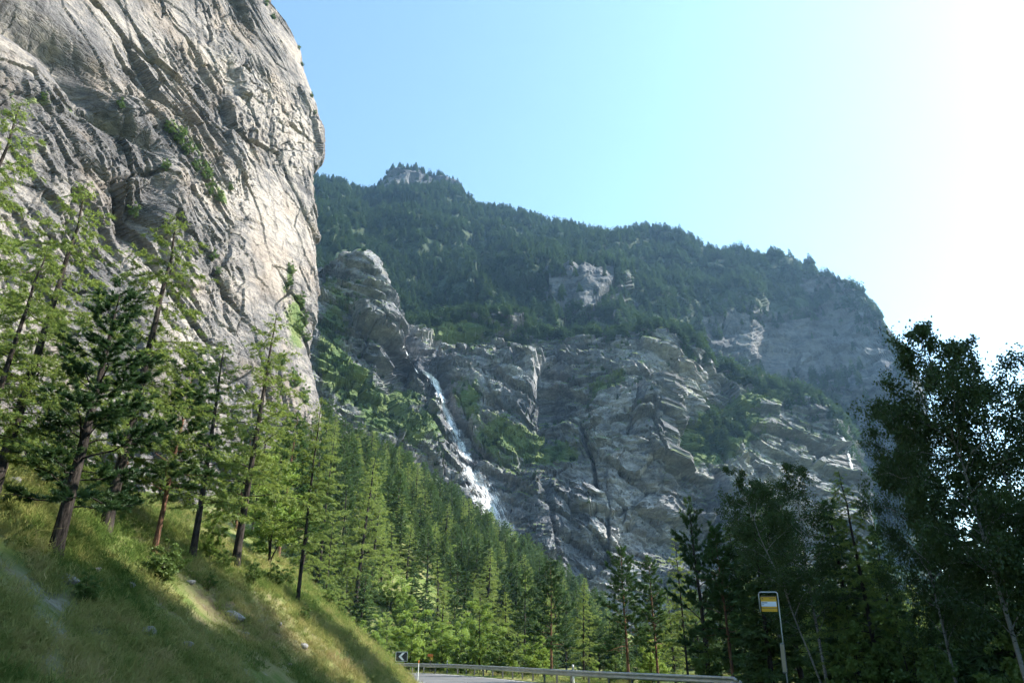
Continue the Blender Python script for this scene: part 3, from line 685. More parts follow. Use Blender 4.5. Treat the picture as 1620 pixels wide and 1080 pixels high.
# ---- wood on the talus below the cliff
def scatter_talus():
    out = []; r = np.random.default_rng(5)
    while len(out) < 640:
        y = r.uniform(98, 330); x = r.uniform(-85, 60)
        d2 = float(sdist(np.array([x]), np.array([y]), TOE2)[0])
        if d2 < -6 or d2 > 90: continue
        z = gz(x, y); P = np.array([x, y, z + 6]) - CAM; f = P[1] * CP + P[2] * SP; px = P[0] / f * F + 810
        if not (440 < px < 960): continue
        if (np.array([x, y]) - PR) @ N2 < 6 - 0 and y < 190: continue
        if any((x - o[0]) ** 2 + (y - o[1]) ** 2 < 5 for o in out): continue
        out.append((x, y, z, r.random(), r.uniform(.55, 1.4), r.random() * 6.28))
    return out
TAL = sorted(scatter_talus(), key=lambda q: q[1])
TALREST = TAL[285:]
for (x, y, z, u, s, rz) in TAL[:285]:
    k = 'spruce_a' if u < .22 else 'spruce_b' if u < .42 else 'larch_mid' if u < .75 else 'broad_a' if (u > .93 or (y < 125 and u > .85)) else 'pine_mid'
    nm, lb, gr = {'b': ('broadleaf_tree', 'light green broadleaf tree in the wood on the steep slope below the cliff', 'broadleaf trees below the cliff'), 's': ('spruce_tree', 'dark spruce in the wood on the steep slope below the cliff', 'spruces below the cliff'),
                  'l': ('larch_tree', 'light green larch in the wood on the steep slope below the cliff', 'larches below the cliff'),
                  'p': ('pine_tree', 'green pine in the wood on the steep slope below the cliff', 'pines below the cliff')}[k[0]]
    s *= 1.2 * (.72 if y < 125 else 1) * (.6 if k[0] == 'b' else 1)
    put(nm, PROTO[k], (x, y, z - .3), (s * 1.35, s * 1.35, s), rz, lb, 'tree', gr)

# leafy trees along the foot of that slope
r_ = np.random.default_rng(61)
for k in range(34):
    bx = r_.uniform(560, 760); q = at(bx, 1000, r_.uniform(96, 128)); q[2] = gz(q[0], q[1])
    put('broadleaf_tree', PROTO['broad_a'], q - (0, 0, .2), r_.uniform(.4, .75), k * 1.7, 'light green broadleaf tree in the wood on the steep slope below the cliff', 'tree', 'broadleaf trees below the cliff')
# ---- trees beyond the guardrail (base pixel column, distance, top row)
BEYOND = [
 ('bush', 'broad_a', 648, 76, 958, 'round leafy bush behind the chevron board', 'bush', 1.25),
 ('bush', 'broad_a', 700, 76, 978, 'leafy bush beside the round bush at the road bend', 'bush', 1.1),
 ('broadleaf_tree', 'broad_a', 760, 70, 945, 'light green broadleaf tree behind the guardrail bend', 'tree', .95),
 ('bush', 'broad_a', 726, 73, 976, 'bright rounded bush behind the guardrail beside the broadleaf tree', 'bush', 1.3),
 ('bush', 'broad_a', 795, 67, 985, 'low bright bush in front of the broad light green larch', 'bush', 1.5),
 ('bush', 'broad_a', 848, 62, 1000, 'low bright bush beside the bare pine trunk behind the guardrail', 'bush', 1.5),
 ('larch_tree', 'larch_b', 770, 76, 950, 'light green larch behind the guardrail bend', 'tree', 1.),
 ('larch_tree', 'larch_a', 800, 70, 935, 'broad light green larch behind the middle of the guardrail', 'tree', 1.),
 ('pine_tree', 'pine_mid', 830, 66, 900, 'pine with bare trunk behind the middle of the guardrail', 'tree', 1.),
 ('pine_tree', 'pine_a', 872, 58, 890, 'bushy sunlit pine behind the white marker post', 'tree', 1.),
 ('larch_tree', 'larch_b', 922, 60, 920, 'pale larch between the two sunlit pines', 'tree', 1.),
 ('pine_tree', 'pine_a', 992, 47, 872, 'sunlit pine with layered boughs and a reddish trunk behind the guardrail', 'tree', 1.),
 ('pine_tree', 'pine_b', 1038, 44, 885, 'slender leaning pine beside the layered sunlit pine', 'tree', 1.),
 ('larch_tree', 'larch_mid', 1065, 62, 930, 'light larch in the gap beside the slender leaning pine', 'tree', 1.),
 ('pine_tree', 'pine_dark', 1118, 36, 800, 'dark shaded pine just left of the bus stop sign', 'tree', .72),
 ('spruce_tree', 'larch_thin', 1085, 42, 850, 'thin dark conifer beside the shaded pine', 'tree', 1.),
 ('spruce_tree', 'spruce_b', 1180, 40, 830, 'dark narrow spruce behind the bus stop sign', 'tree', 1.),
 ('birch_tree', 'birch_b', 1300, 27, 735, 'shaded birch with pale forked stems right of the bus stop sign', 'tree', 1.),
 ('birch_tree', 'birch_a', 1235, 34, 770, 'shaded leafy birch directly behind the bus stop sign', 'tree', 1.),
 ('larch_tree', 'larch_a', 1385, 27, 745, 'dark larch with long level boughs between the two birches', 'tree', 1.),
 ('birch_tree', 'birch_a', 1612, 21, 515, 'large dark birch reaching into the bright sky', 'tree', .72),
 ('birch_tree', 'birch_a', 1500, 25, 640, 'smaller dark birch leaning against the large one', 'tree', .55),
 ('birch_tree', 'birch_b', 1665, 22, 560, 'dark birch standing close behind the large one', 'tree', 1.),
 ('spruce_tree', 'spruce_a', 1540, 34, 760, 'dark spruce filling the gap below the large birch', 'tree', 1.),
 ('spruce_tree', 'spruce_a', 1420, 42, 830, 'dark spruce behind the long boughed larch', 'tree', 1.),
 ('spruce_tree', 'spruce_b', 1215, 29, 800, 'dark spruce close beside the bus stop pole', 'tree', 1.2),
 ('pine_tree', 'pine_b', 1155, 33, 835, 'dark pine standing between the shaded pine and the bus stop sign', 'tree', 1.),
 ('spruce_tree', 'spruce_a', 1352, 30, 790, 'dark spruce pressed against the long boughed larch', 'tree', 1.2),
 ('larch_tree', 'larch_b', 1262, 38, 790, 'dark larch behind the leafy birch', 'tree', 1.2),
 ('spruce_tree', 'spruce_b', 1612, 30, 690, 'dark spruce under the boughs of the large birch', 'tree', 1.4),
 ('spruce_tree', 'spruce_a', 1330, 46, 860, 'dark spruce behind the forked birch', 'tree', 1.),
]
for k, (nm, pr, bx, d, top, lab, cat, wide) in enumerate(BEYOND):
    q = at(bx, 1030, d); q[2] = gz(q[0], q[1]) - .05; h = height_for(q, bx, top); s = h / PH
    put(nm, PROTO[pr], q, (s * wide, s * wide, s), k * 1.9, lab, cat)
# undergrowth behind the rail
r_ = np.random.default_rng(77)
for k in range(46):
    bx = r_.uniform(660, 1640); d = r_.uniform(46, 90) if bx < 1080 else r_.uniform(22, 50)
    q = at(bx, 1030, d)
    if float(sdist(q[:1], q[1:2], RIGHT_EDGE)[0]) > -2.2: continue
    q[2] = gz(q[0], q[1]); put('bush', PROTO['shrub_a' if k % 2 or bx > 1080 else 'broad_a'], q, r_.uniform(.16, .34), r_.random() * 6, 'low leafy bush in the undergrowth beyond the guardrail', 'bush', 'bushes beyond the guardrail')
# the wood goes on unseen to the right, over the added shade-casting spur
r_ = np.random.default_rng(78); nwood = 0
for k in range(400):
    y = r_.uniform(-30, 60); x = r_.uniform(13, 62)
    if x < y * 1.15 + 5 or nwood >= 60: continue
    nwood += 1
    put('spruce_tree', PROTO['spruce_a' if k % 2 else 'spruce_b'], (x, y, gz(x, y)), r_.uniform(.9, 1.3), r_.random() * 6, 'tall spruce on the unseen spur added to shade the grassy slope', 'tree', 'spruces on the added spur')

# ---- far trees: individuals nearest, the rest one wood
def inst(name, pts, idx, rot, scl, protos, label):
    """one object: prototypes instanced on points"""
    pc = bpy.data.collections.new(name + '_kinds')
    for i, me in enumerate(protos): pc.objects.link(bpy.data.objects.new('%s_kind_%02d' % (name, i), me))
    me = bpy.data.meshes.new(name); me.vertices.add(len(pts)); me.vertices.foreach_set('co', np.asarray(pts, np.float32).ravel())
    a = me.attributes.new('idx', 'INT', 'POINT'); a.data.foreach_set('value', np.asarray(idx, np.int32))
    a = me.attributes.new('rot', 'FLOAT_VECTOR', 'POINT'); a.data.foreach_set('vector', np.asarray(rot, np.float32).ravel())
    a = me.attributes.new('scl', 'FLOAT_VECTOR', 'POINT'); a.data.foreach_set('vector', np.asarray(scl, np.float32).ravel())
    ng = bpy.data.node_groups.new(name, 'GeometryNodeTree')
    ng.interface.new_socket('Geometry', in_out='INPUT', socket_type='NodeSocketGeometry'); ng.interface.new_socket('Geometry', in_out='OUTPUT', socket_type='NodeSocketGeometry')
    N = ng.nodes; gi = N.new('NodeGroupInput'); go_ = N.new('NodeGroupOutput'); ip = N.new('GeometryNodeInstanceOnPoints'); ci = N.new('GeometryNodeCollectionInfo')
    ci.inputs['Collection'].default_value = pc; ci.inputs['Separate Children'].default_value = True; ci.inputs['Reset Children'].default_value = True
    ip.inputs['Pick Instance'].default_value = True
    L = ng.links.new
    L(gi.outputs[0], ip.inputs['Points']); L(ci.outputs[0], ip.inputs['Instance'])
    for nme, ty, sk in (('idx', 'INT', 'Instance Index'), ('rot', 'FLOAT_VECTOR', 'Rotation'), ('scl', 'FLOAT_VECTOR', 'Scale')):
        na = N.new('GeometryNodeInputNamedAttribute'); na.data_type = ty; na.inputs['Name'].default_value = nme
        L([o for o in na.outputs if o.enabled][0], ip.inputs[sk])
    L(ip.outputs[0], go_.inputs[0])
    o = link(name, me); md_ = o.modifiers.new('scatter', 'NODES'); md_.node_group = ng
    return tag(o, label, kind='stuff')
def surf_points(WV, PX, PY, n, dens, r):
    """random points on a built terrain, chosen by a density"""
    i = r.integers(0, WV.shape[0] - 1, n * 6); j = r.integers(0, WV.shape[1] - 1, n * 6); a = r.random(n * 6)[:, None]; b = r.random(n * 6)[:, None]
    P = (WV[i, j] * (1 - a) + WV[i + 1, j] * a) * (1 - b) + (WV[i, j + 1] * (1 - a) + WV[i + 1, j + 1] * a) * b
    e1 = WV[i + 1, j] - WV[i, j]; e2 = WV[i, j + 1] - WV[i, j]; nn = np.cross(e2, e1); nz_ = np.abs(nn[:, 2]) / (np.linalg.norm(nn, axis=1) + 1e-9)
    ar = np.linalg.norm(nn, axis=1); w = dens(PX[i, j], PY[i, j], nz_) * ar; w = np.clip(w / np.quantile(w, .97), 0, 1)
    k = np.nonzero(r.random(n * 6) < w)[0][:n]
    return P[k], PX[i[k], j[k]], PY[i[k], j[k]]
r_ = np.random.default_rng(91)
def densC(px, py, nz_): return np.clip(1.05 - 1.15 * pblob(px, py, ROCKC), 0.03, 1) * (.3 + nz_) * np.where(nz_ < .25, .3, 1)
def densB(px, py, nz_): return (np.clip(vegB(px, py, 0, 0) + .02, 0, 1) ** 1.2 + .012 + .8 * (px > 640) * np.exp(-((py - np.interp(px, tp[:, 0], tp[:, 1])) / 9.) ** 2)) * (.2 + nz_)
PC, pxc, pyc = surf_points(WC, PXC, PYC, 13000, densC, r_)
PB, pxb, pyb = surf_points(WB, PXB, PYB, 3400, densB, r_)
kindC = r_.choice(4, len(PC), p=[.4, .3, .1, .2]); kindB = r_.choice(4, len(PB), p=[.2, .1, .25, .45])
hC = r_.uniform(9, 19, len(PC)); hB = r_.uniform(1.4, 5.0, len(PB))
big = (np.abs(pyb - np.interp(pxb, tp[:, 0], tp[:, 1])) < 22) & (pxb > 640) | (np.exp(-((pxb - 1130) / 45) ** 2 - ((pyb - 690) / 35) ** 2) > .45)
hB = np.where(big, r_.uniform(7, 14, len(PB)), hB)
allP = np.concatenate([PC, PB]); allH = np.concatenate([hC, hB]); allK = np.concatenate([kindC, kindB]); onB = np.r_[np.zeros(len(PC), bool), np.ones(len(PB), bool)]
app = allH / np.linalg.norm(allP[:, :2], axis=1); app = np.where((allP[:, 0] < -230), 0, app)
order = np.argsort(-app); ind = order[:290]; rest = order[290:]
for i in ind:
    l, g = ('conifer growing on the ledges of the grey waterfall wall', 'conifers on the waterfall wall') if onB[i] else ('conifer in the dark forest above the grey waterfall wall', 'conifers above the waterfall wall')
    o = link('conifer', FAR[allK[i]], None, allP[i] - (0, 0, .4), (0, 0, r_.random() * 6.28), float(allH[i])); tag(o, l, 'tree', g)
def joined(pair):
    t_, c_ = pair; n_ = len(t_.vertices); a = np.empty(n_ * 3, np.float32); t_.vertices.foreach_get('co', a); b = np.empty(len(c_.vertices) * 3, np.float32); c_.vertices.foreach_get('co', b)
    me = bpy.data.meshes.new('wood_tree'); fs = [tuple(p.vertices) for p in t_.polygons]
    nt3 = np.array([[f[0], f[1], f[2]] for f in fs] + [[f[0], f[2], f[3]] for f in fs]); ct = np.arange(len(b) // 3).reshape(-1, 3) + n_
    me = mesh_np('wood_tree', np.concatenate([a, b]).reshape(-1, 3), np.concatenate([nt3, ct]), t_.materials[0]); me.materials.append(c_.materials[0])
    mi = np.r_[np.zeros(len(nt3)), np.ones(len(ct))].astype(np.int32); me.polygons.foreach_set('material_index', mi); return me
WOOD = [joined(PROTO[k]) for k in ('spruce_a', 'spruce_b', 'larch_mid', 'pine_mid')]
r_v = np.random.default_rng(6); VAL = []
while len(VAL) < 620:
    bx = r_v.uniform(820, 1700); d = math.sqrt(r_v.uniform(80 ** 2, 300 ** 2)); q = at(bx, 1030, d)
    if float(sdist(q[:1], q[1:2], TOE2)[0]) > -2 or float(sdist(q[:1], q[1:2], RIGHT_EDGE)[0]) > -4: continue
    VAL.append((q[0], q[1], gz(q[0], q[1]), r_v.random(), r_v.uniform(.45, .85) * (.9 if bx < 1080 else 1.2), r_v.random() * 6.28))
tr_ = np.array(TALREST + VAL); ti = np.where(tr_[:, 3] < .3, 0, np.where(tr_[:, 3] < .55, 1, np.where(tr_[:, 3] < .8, 2, 3))); ts = tr_[:, 4] * 1.25
inst('distant_wood', tr_[:, :3] - (0, 0, .3), ti, np.c_[np.zeros((len(tr_), 2)), tr_[:, 5]], np.c_[ts * 1.35, ts * 1.35, ts], WOOD, 'farther part of the wood below the cliff and along the valley floor')
rr_ = rest; f1 = ~onB[rr_]
def dump(name, sel, label):
    rot = np.c_[np.zeros((len(sel), 2)), r_.random(len(sel)) * 6.28]; s = allH[sel]; w = r_.uniform(.85, 1.2, len(sel))
    inst(name, allP[sel] - (0, 0, .4), allK[sel], rot, np.c_[s * w, s * w, s], FAR, label)
dump('mountain_forest', rr_[f1], 'dark conifer forest covering the mountain up to the ridge')
dump('ledge_scrub', rr_[~f1], 'small trees and scrub on the ledges of the grey wall')

# ---- bushes clinging to the pale cliff
CB = [(268, 205, 5), (285, 222, 6), (300, 240, 5.5), (312, 262, 6), (325, 280, 6), (335, 298, 5.5), (346, 315, 4), (262, 258, 4), (296, 205, 3), (463, 425, 5), (462, 445, 4), (478, 480, 6), (485, 505, 6), (474, 520, 6), (488, 540, 4),
      (363, 292, 3), (195, 165, 3.5), (72, 155, 2.5), (210, 340, 5), (340, 410, 4), (345, 430, 3), (468, 600, 7), (450, 570, 5), (485, 625, 6), (478, 75, 3), (436, 25, 4), (482, 100, 3), (497, 150, 3), (503, 175, 2.5), (425, 5, 4)]
for k, (x, y, h) in enumerate(CB):
    q = cliff_at(x, y); o = put('bush', PROTO['shrub_a'], q - (0, 0, h * .35), h / PH, k * 1.1, 'green bush rooted in a crack of the sheer pale cliff', 'bush', 'bushes clinging to the cliff')

# ------------------------------------------------------------------ grass on the slope
mg = NT('tall_grass_blades'); pg = mg.pos(); g1 = mg.noise(pg, .35, 4, .6); g2 = mg.noise(pg, 2.4, 3, .6)
gc = mg.ramp(mg.math('ADD', mg.math('MULTIPLY', g1, .55), mg.math('MULTIPLY', g2, .45)), [(.35, (.05, .09, .022)), (.45, (.13, .185, .048)), (.54, (.29, .285, .1)), (.65, (.38, .3, .155))])
dd_ = mg.n('BsdfDiffuse', i_Color=gc); tt_ = mg.n('BsdfTranslucent', i_Color=gc); ms_ = mg.n('MixShader', i_0=.4, i_1=dd_.outputs[0], i_2=tt_.outputs[0])
mg.t.links.new(ms_.outputs[0], mg.out.inputs[0]); mg.t.nodes.remove(mg.p); M['grass'] = mg.m
def tuft(name, seed, n, L, spread, wd):
    r = np.random.default_rng(seed); P = np.c_[r.normal(0, spread, (n, 2)), np.zeros(n)]; d = unit(np.c_[r.normal(0, .45, (n, 2)), np.ones(n)])
    l = (L * r.uniform(.4, 1.1, n))[:, None]; s = unit(np.cross(d, r.normal(size=(n, 3)))) * wd
    m = P + d * l * .55; e = P + d * l + np.c_[d[:, :2] * l * .45, -l[:, 0] * .12]
    a, b, c, d2 = P - s, P + s, m + s * .8, m - s * .8
    V = np.stack([a, b, c, a, c, d2, d2, c, e], 1).reshape(-1, 3)
    return tri_mesh(name, V, M['grass'])
TUFT = [tuft('grass_tuft', 51, 34, .2, .09, .005), tuft('grass_tuft', 52, 40, .34, .1, .005), tuft('grass_tuft', 53, 46, .1, .13, .006), tuft('grass_tuft', 54, 26, .5, .07, .004)]
r_ = np.random.default_rng(101)
n = 60000; d_ = 5.5 * np.exp(r_.random(n) * math.log(95 / 5.5)); az_ = r_.uniform(R(-48), R(-2), n); gxp = np.sin(az_) * d_; gyp = np.cos(az_) * d_
gl = sdist(gxp, gyp, LEFT_EDGE); keep = (gl > .5) & (gl < 26)
pth = np.abs(sdist(gxp, gyp, PATH)); cover = fbm(gxp / 1.8, gyp / 1.8, 4, 55)
keep &= (pth > .1) & (cover > -.45 + .25 * (d_ < 16) * (r_.random(n) - .2))
gxp, gyp, d_, cover = gxp[keep], gyp[keep], d_[keep], cover[keep]; gzp = G(gxp, gyp); m_ = len(gxp)
gi_ = np.where(cover > .22, r_.choice(4, m_, p=[.35, .3, .2, .15]), r_.choice(4, m_, p=[.25, .05, .68, .02]))
sc_ = r_.uniform(.32, .78, m_) * (1 + d_ / 60)
rot = np.c_[r_.normal(0, .15, m_), r_.normal(.25, .15, m_), r_.random(m_) * 6.28]
inst('tall_grass', np.c_[gxp, gyp, gzp - .01], gi_, rot, np.c_[sc_, sc_, sc_], TUFT, 'long dry and green grass covering the hillside')
# verge and meadow beyond the rail
n = 9000; bx = r_.uniform(600, 1640, n); d_ = r_.uniform(24, 100, n); q = at(bx, np.full(n, 1030.), d_); dr_ = sdist(q[:, 0], q[:, 1], RIGHT_EDGE)
k = (dr_ < -.45); q = q[k]; q[:, 2] = G(q[:, 0], q[:, 1]); sc_ = r_.uniform(.8, 1.5, len(q)) * np.where(dr_[k] > -1.6, .7, 1)
inst('verge_grass', q, r_.choice(4, len(q), p=[.4, .2, .3, .1]), np.c_[np.zeros((len(q), 2)), r_.random(len(q)) * 6.28], np.c_[sc_, sc_, sc_ * .9], TUFT, 'grass on the verge beyond the guardrail')

# weeds and low shrubs in the grass
for k, (x, y, h) in enumerate([(250, 925, .75), (272, 915, .6), (60, 740, 1.0), (110, 760, .9), (20, 725, 1.1), (180, 790, .7), (205, 800, .6), (400, 925, .6), (432, 930, .7), (455, 925, .6), (350, 905, .6), (520, 960, .8), (538, 975, .7), (600, 1010, .7), (585, 995, .6), (150, 770, .8), (330, 935, .35), (130, 960, .4), (480, 985, .45)]):
    p = hit(x, y); put('shrub', PROTO['shrub_a'], p, (h * .13, h * .13, h * .1), k * 2.1, 'low green shrub growing in the grass of the slope', 'shrub', 'low shrubs on the slope')
# stones lying on the slope
ms = NT('pale_field_stone'); M['stone'] = ms.set(ms.ramp(ms.noise(ms.pos(), 6, 5, .7), [(.35, (.12, .115, .11)), (.65, (.32, .305, .29))]), .85, .2, bump=ms.noise(ms.pos(), 14, 5), bstr=.5, bdist=.03)
def stone(seed):
    r = np.random.default_rng(seed); nu, nvv = 12, 8
    th, ph = np.meshgrid(np.linspace(0, 2 * math.pi, nu, endpoint=False), np.linspace(.12, math.pi - .12, nvv))
    n3 = np.stack([np.cos(th) * np.sin(ph), np.sin(th) * np.sin(ph), np.cos(ph)], -1); k = unit(r.normal(size=(9, 3))); c = r.uniform(.55, .95, 9)
    rad = np.min(np.where((n3 @ k.T) > .05, c / np.maximum(n3 @ k.T, .05), 9), -1); rad = np.minimum(rad, 1.)
    V = (n3 * rad[..., None] * np.array([1, .75, .5])).reshape(-1, 3); mb = MB()
    fs = [(i * nu + j, i * nu + (j + 1) % nu, (i + 1) * nu + (j + 1) % nu, (i + 1) * nu + j)[::-1] for i in range(nvv - 1) for j in range(nu)] + [tuple(range(nu)), tuple(range((nvv - 1) * nu, nvv * nu))[::-1]]
    me = bpy.data.meshes.new('stone'); me.from_pydata(V.tolist(), [], fs); me.materials.append(M['stone']); return me
STN = [stone(s) for s in (1, 2, 3, 4)]
SP_ = [(369, 980, .3), (232, 1005, .2), (292, 1030, .16), (480, 1025, .17), (105, 925, .17), (390, 1005, .12), (300, 925, .14), (440, 990, .12), (520, 950, .3), (15, 765, .22), (150, 905, .12), (205, 930, .1)]
for k, (x, y, s) in enumerate(SP_):
    p = hit(x, y); o = link('stone', STN[k % 4], None, p + (0, 0, s * .12), (.3 * (k % 3), .2, k * 1.7), s * .8)
    tag(o, 'largest pale stone lying in the sunlit grass of the slope' if k == 0 else 'small pale stone lying among the grass of the slope', 'stone', None if k == 0 else 'small stones on the slope')

# ------------------------------------------------------------------ waterfalls
def water_mat(name, seed, thr):
    m = NT(name); u = m.attr('across'); v = m.attr('along'); e = m.attr('edge')
    c1 = m.n('CombineXYZ', i_0=m.math('MULTIPLY', u, 1.5), i_1=m.math('MULTIPLY', v, .16), i_2=float(seed)).outputs[0]
    c2 = m.n('CombineXYZ', i_0=m.math('MULTIPLY', u, .35), i_1=m.math('MULTIPLY', v, .12), i_2=seed + 7.).outputs[0]
    c3 = m.n('CombineXYZ', i_0=u, i_1=v, i_2=seed + 3.).outputs[0]
    st = m.noise(c1, 1., 4, .6, .4); br = m.noise(c2, 1., 3, .6, .6); fi = m.noise(c3, 1.6, 4, .7)
    f = m.math('ADD', m.math('ADD', m.math('MULTIPLY', st, .45), m.math('MULTIPLY', br, .35)), m.math('MULTIPLY', fi, .2))
    f = m.math('SUBTRACT', m.math('ADD', f, m.attr('dense')), m.math('MULTIPLY', m.math('POWER', e, 2.), .22))
    al = m.math('MULTIPLY', m.step(f, thr, thr + .2), m.attr('opac'))
    m.set((.9, .92, .94), .5, .3, bump=f, bstr=.6, bdist=.5)
    m.t.links.new(al, m.p.inputs['Alpha'])
    return m.m
def water(name, pts, width, nst, seed, label, depth=1.9):
    """falling strands that follow the rock, splitting and breaking up downwards"""
    r = np.random.default_rng(seed); P = np.array(pts, float); ln = np.r_[0, np.cumsum(np.hypot(*np.diff(P, axis=0).T))]
    flatP = WB.reshape(-1, 3); fx = PXB.ravel(); fy = PYB.ravel()
    # project the built wall again for true pixel positions
    v = flatP - CAM; f = v[:, 1] * CP + v[:, 2] * SP; fx = v[:, 0] / f * F + 810; fy = 540 - (-v[:, 1] * SP + v[:, 2] * CP) / f * F
    lo = (P.min(0) - 60); hi = (P.max(0) + 60); sel = (fx > lo[0]) & (fx < hi[0]) & (fy > lo[1]) & (fy < hi[1])
    sp, sx, sy, sf = flatP[sel], fx[sel], fy[sel], f[sel]
    cell = 2.0; key = {}
    gxk = np.floor(sx / cell).astype(int); gyk = np.floor(sy / cell).astype(int)
    for i in np.argsort(-sf): key[(gxk[i], gyk[i])] = i
    def onwall(x, y):
        for rad in (0, 1, 2, 3):
            for ox in range(-rad, rad + 1):
                for oy in range(-rad, rad + 1):
                    i = key.get((int(x // cell) + ox, int(y // cell) + oy))
                    if i is not None: return sp[i]
        return at(x, y, 400.)
    nl, na_ = 110, 22; root = link(name, None, None, at(P[-1, 0], P[-1, 1], 380.)); tag(root, label, 'waterfall'); ro_ = np.array(root.location)
    tq = np.linspace(0, 1, nl); xs = np.interp(tq * ln[-1], ln, P[:, 0]); ys = np.interp(tq * ln[-1], ln, P[:, 1]); ws = np.interp(tq, *width)
    us = np.linspace(-1, 1, na_); S3 = np.array([[onwall(xs[i] + us[j] * ws[i], ys[i]) for j in range(na_)] for i in range(nl)])
    for lay in range(2):
        Q = S3.copy()
        for _ in range(1 + 2 * lay):
            Q[1:-1] = (Q[:-2] + 2 * Q[1:-1] + Q[2:]) / 4; Q[:, 1:-1] = (Q[:, :-2] + 2 * Q[:, 1:-1] + Q[:, 2:]) / 4
        to = unit(CAM - Q); Q = Q + unit(np.concatenate([to[..., :2], np.full(Q.shape[:2] + (1,), .35)], -1)) * depth * (.7 + .7 * lay)
        Q += r.normal(0, .12, Q.shape)
        al_ = np.r_[0, np.cumsum(np.linalg.norm(np.diff(Q[:, na_ // 2], axis=0), axis=1))][:, None] + 0 * us; ac = us[None] * (ws[:, None] * 400 / F)
        dn = np.interp(tq, [0, .12, .3, .5, .7, 1], [.14, .15, .1, .06, .055, .07])[:, None] + 0 * us
        me = mesh_np('water_sheet', (Q - ro_).reshape(-1, 3), grid_faces(nl, na_), water_mat('broken_white_water', seed + 11 * lay, .47 + .03 * lay), True,
                     {'across': ac, 'along': al_, 'edge': np.abs(us)[None] + 0 * ac, 'dense': dn, 'opac': np.interp(tq, [0, .35, .6, 1], [.97, .9, .72, .62])[:, None] + 0 * us})
        link('water_sheet', me, root)
    return root
water('waterfall', FALL, ([0, .15, .3, .5, .7, .85, 1], [5, 7, 9, 17, 40, 52, 44]), 0, 3, 'white waterfall spreading in strands down the grey rock wall')
water('waterfall', [(1325, 686), (1338, 700), (1346, 730), (1352, 765)], ([0, 1], [3, 5]), 0, 4, 'thin distant waterfall at the outer edge of the grey rock wall')

# ------------------------------------------------------------------ road furniture
mgal = NT('galvanised_steel'); M['steel'] = mgal.set(mgal.ramp(mgal.noise(mgal.pos(), 3, 4), [(.35, (.36, .37, .38)), (.65, (.5, .51, .52))]), .45, .5, metal=.6)
mpo = NT('dark_steel_post'); M['post'] = mpo.set((.12, .12, .12), .6, .4, metal=.4)
mwh = NT('white_plastic'); M['white'] = mwh.set((.75, .75, .73), .5, .4)
mbk = NT('black_plastic'); M['black'] = mbk.set((.02, .02, .02), .5, .4)
myl = NT('yellow_sign_paint'); M['yellow'] = myl.set((.62, .33, .015), .45, .4)
mtx = NT('dark_print'); M['print'] = mtx.set((.06, .05, .06), .6, .3)
mpan = NT('pale_sign_panel'); M['panel'] = mpan.set((.62, .64, .72), .45, .4)
mor = NT('orange_sign_paint'); M['orange'] = mor.set((.62, .16, .03), .5, .4)
RAIL = np.array([(8.9, 30.5), (7.2, 34), (5.5, 37.2), (3.2, 42.2), (-.4, 53), (-4.8, 63.8), (-10, 70.8), (-19, 78.6), (-34, 87)], float)
rl = resample(RAIL, 1.0)
gr = link('guardrail', None, None, (rl[0, 0], rl[0, 1], 0)); tag(gr, 'long galvanised steel guardrail following the outside of the road bend', 'guardrail')
org = np.array([rl[0, 0], rl[0, 1], 0])
tan = np.gradient(rl, axis=0); tan /= np.linalg.norm(tan, axis=1)[:, None]; nrm = np.stack([-tan[:, 1], tan[:, 0]], 1)      # towards the road (left)
prof = [(.0, .74), (.035, .735), (.085, .69), (.085, .65), (.01, .60), (.01, .57), (.085, .52), (.085, .48), (.035, .435), (.0, .43)]
V = np.array([[np.r_[rl[i] + nrm[i] * a, z] for a, z in prof] for i in range(len(rl))]) - org
V2 = V.copy(); V2[:, :, :2] -= nrm[:, None] * .006
nV, nPf = V.shape[:2]; ff = grid_faces(nV, nPf)
me = mesh_np('rail', np.concatenate([V.reshape(-1, 3), V2.reshape(-1, 3)]), np.concatenate([ff, ff[:, ::-1] + nV * nPf]), M['steel'], True); link('rail', me, gr)
mb = MB(); mb.box((0, 0, .3), (.1, .06, .9)); pm = mb.build('post', M['post'], gr); first = True
bm_ = MB(); bm_.box((0, 0, 0), (.09, .02, .26)); blk = bm_.build('spacer', M['steel'], gr)
for i in range(1, len(rl), 2):
    p = rl[i] - nrm[i] * .1; z = max(-.1, gz(*p)); a = math.atan2(nrm[i][1], nrm[i][0])
    if first: o, s = pm, blk; first = False
    else: o, s = pm.copy(), blk.copy(); COL.objects.link(o); COL.objects.link(s)
    o.parent = gr; o.location = (p[0] - org[0], p[1] - org[1], 0); o.rotation_euler = (0, 0, a)
    s.parent = gr; b = rl[i] - nrm[i] * .025; s.location = (b[0] - org[0], b[1] - org[1], .585); s.rotation_euler = (0, 0, a)
# turned-down end
mb = MB(); e0 = V[0]; dirn = -tan[0]; e1 = e0.copy(); e1[:, :2] += dirn * 1.9; e1[:, 2] = e0[:, 2] * .25 - .1
mb.add(np.concatenate([e0, e1]), [(i, i + 1, i + nPf + 1, i + nPf) for i in range(nPf - 1)]); eo = mb.build('end_section', M['steel'], gr); so_ = eo.modifiers.new('thick', 'SOLIDIFY'); so_.thickness = .006

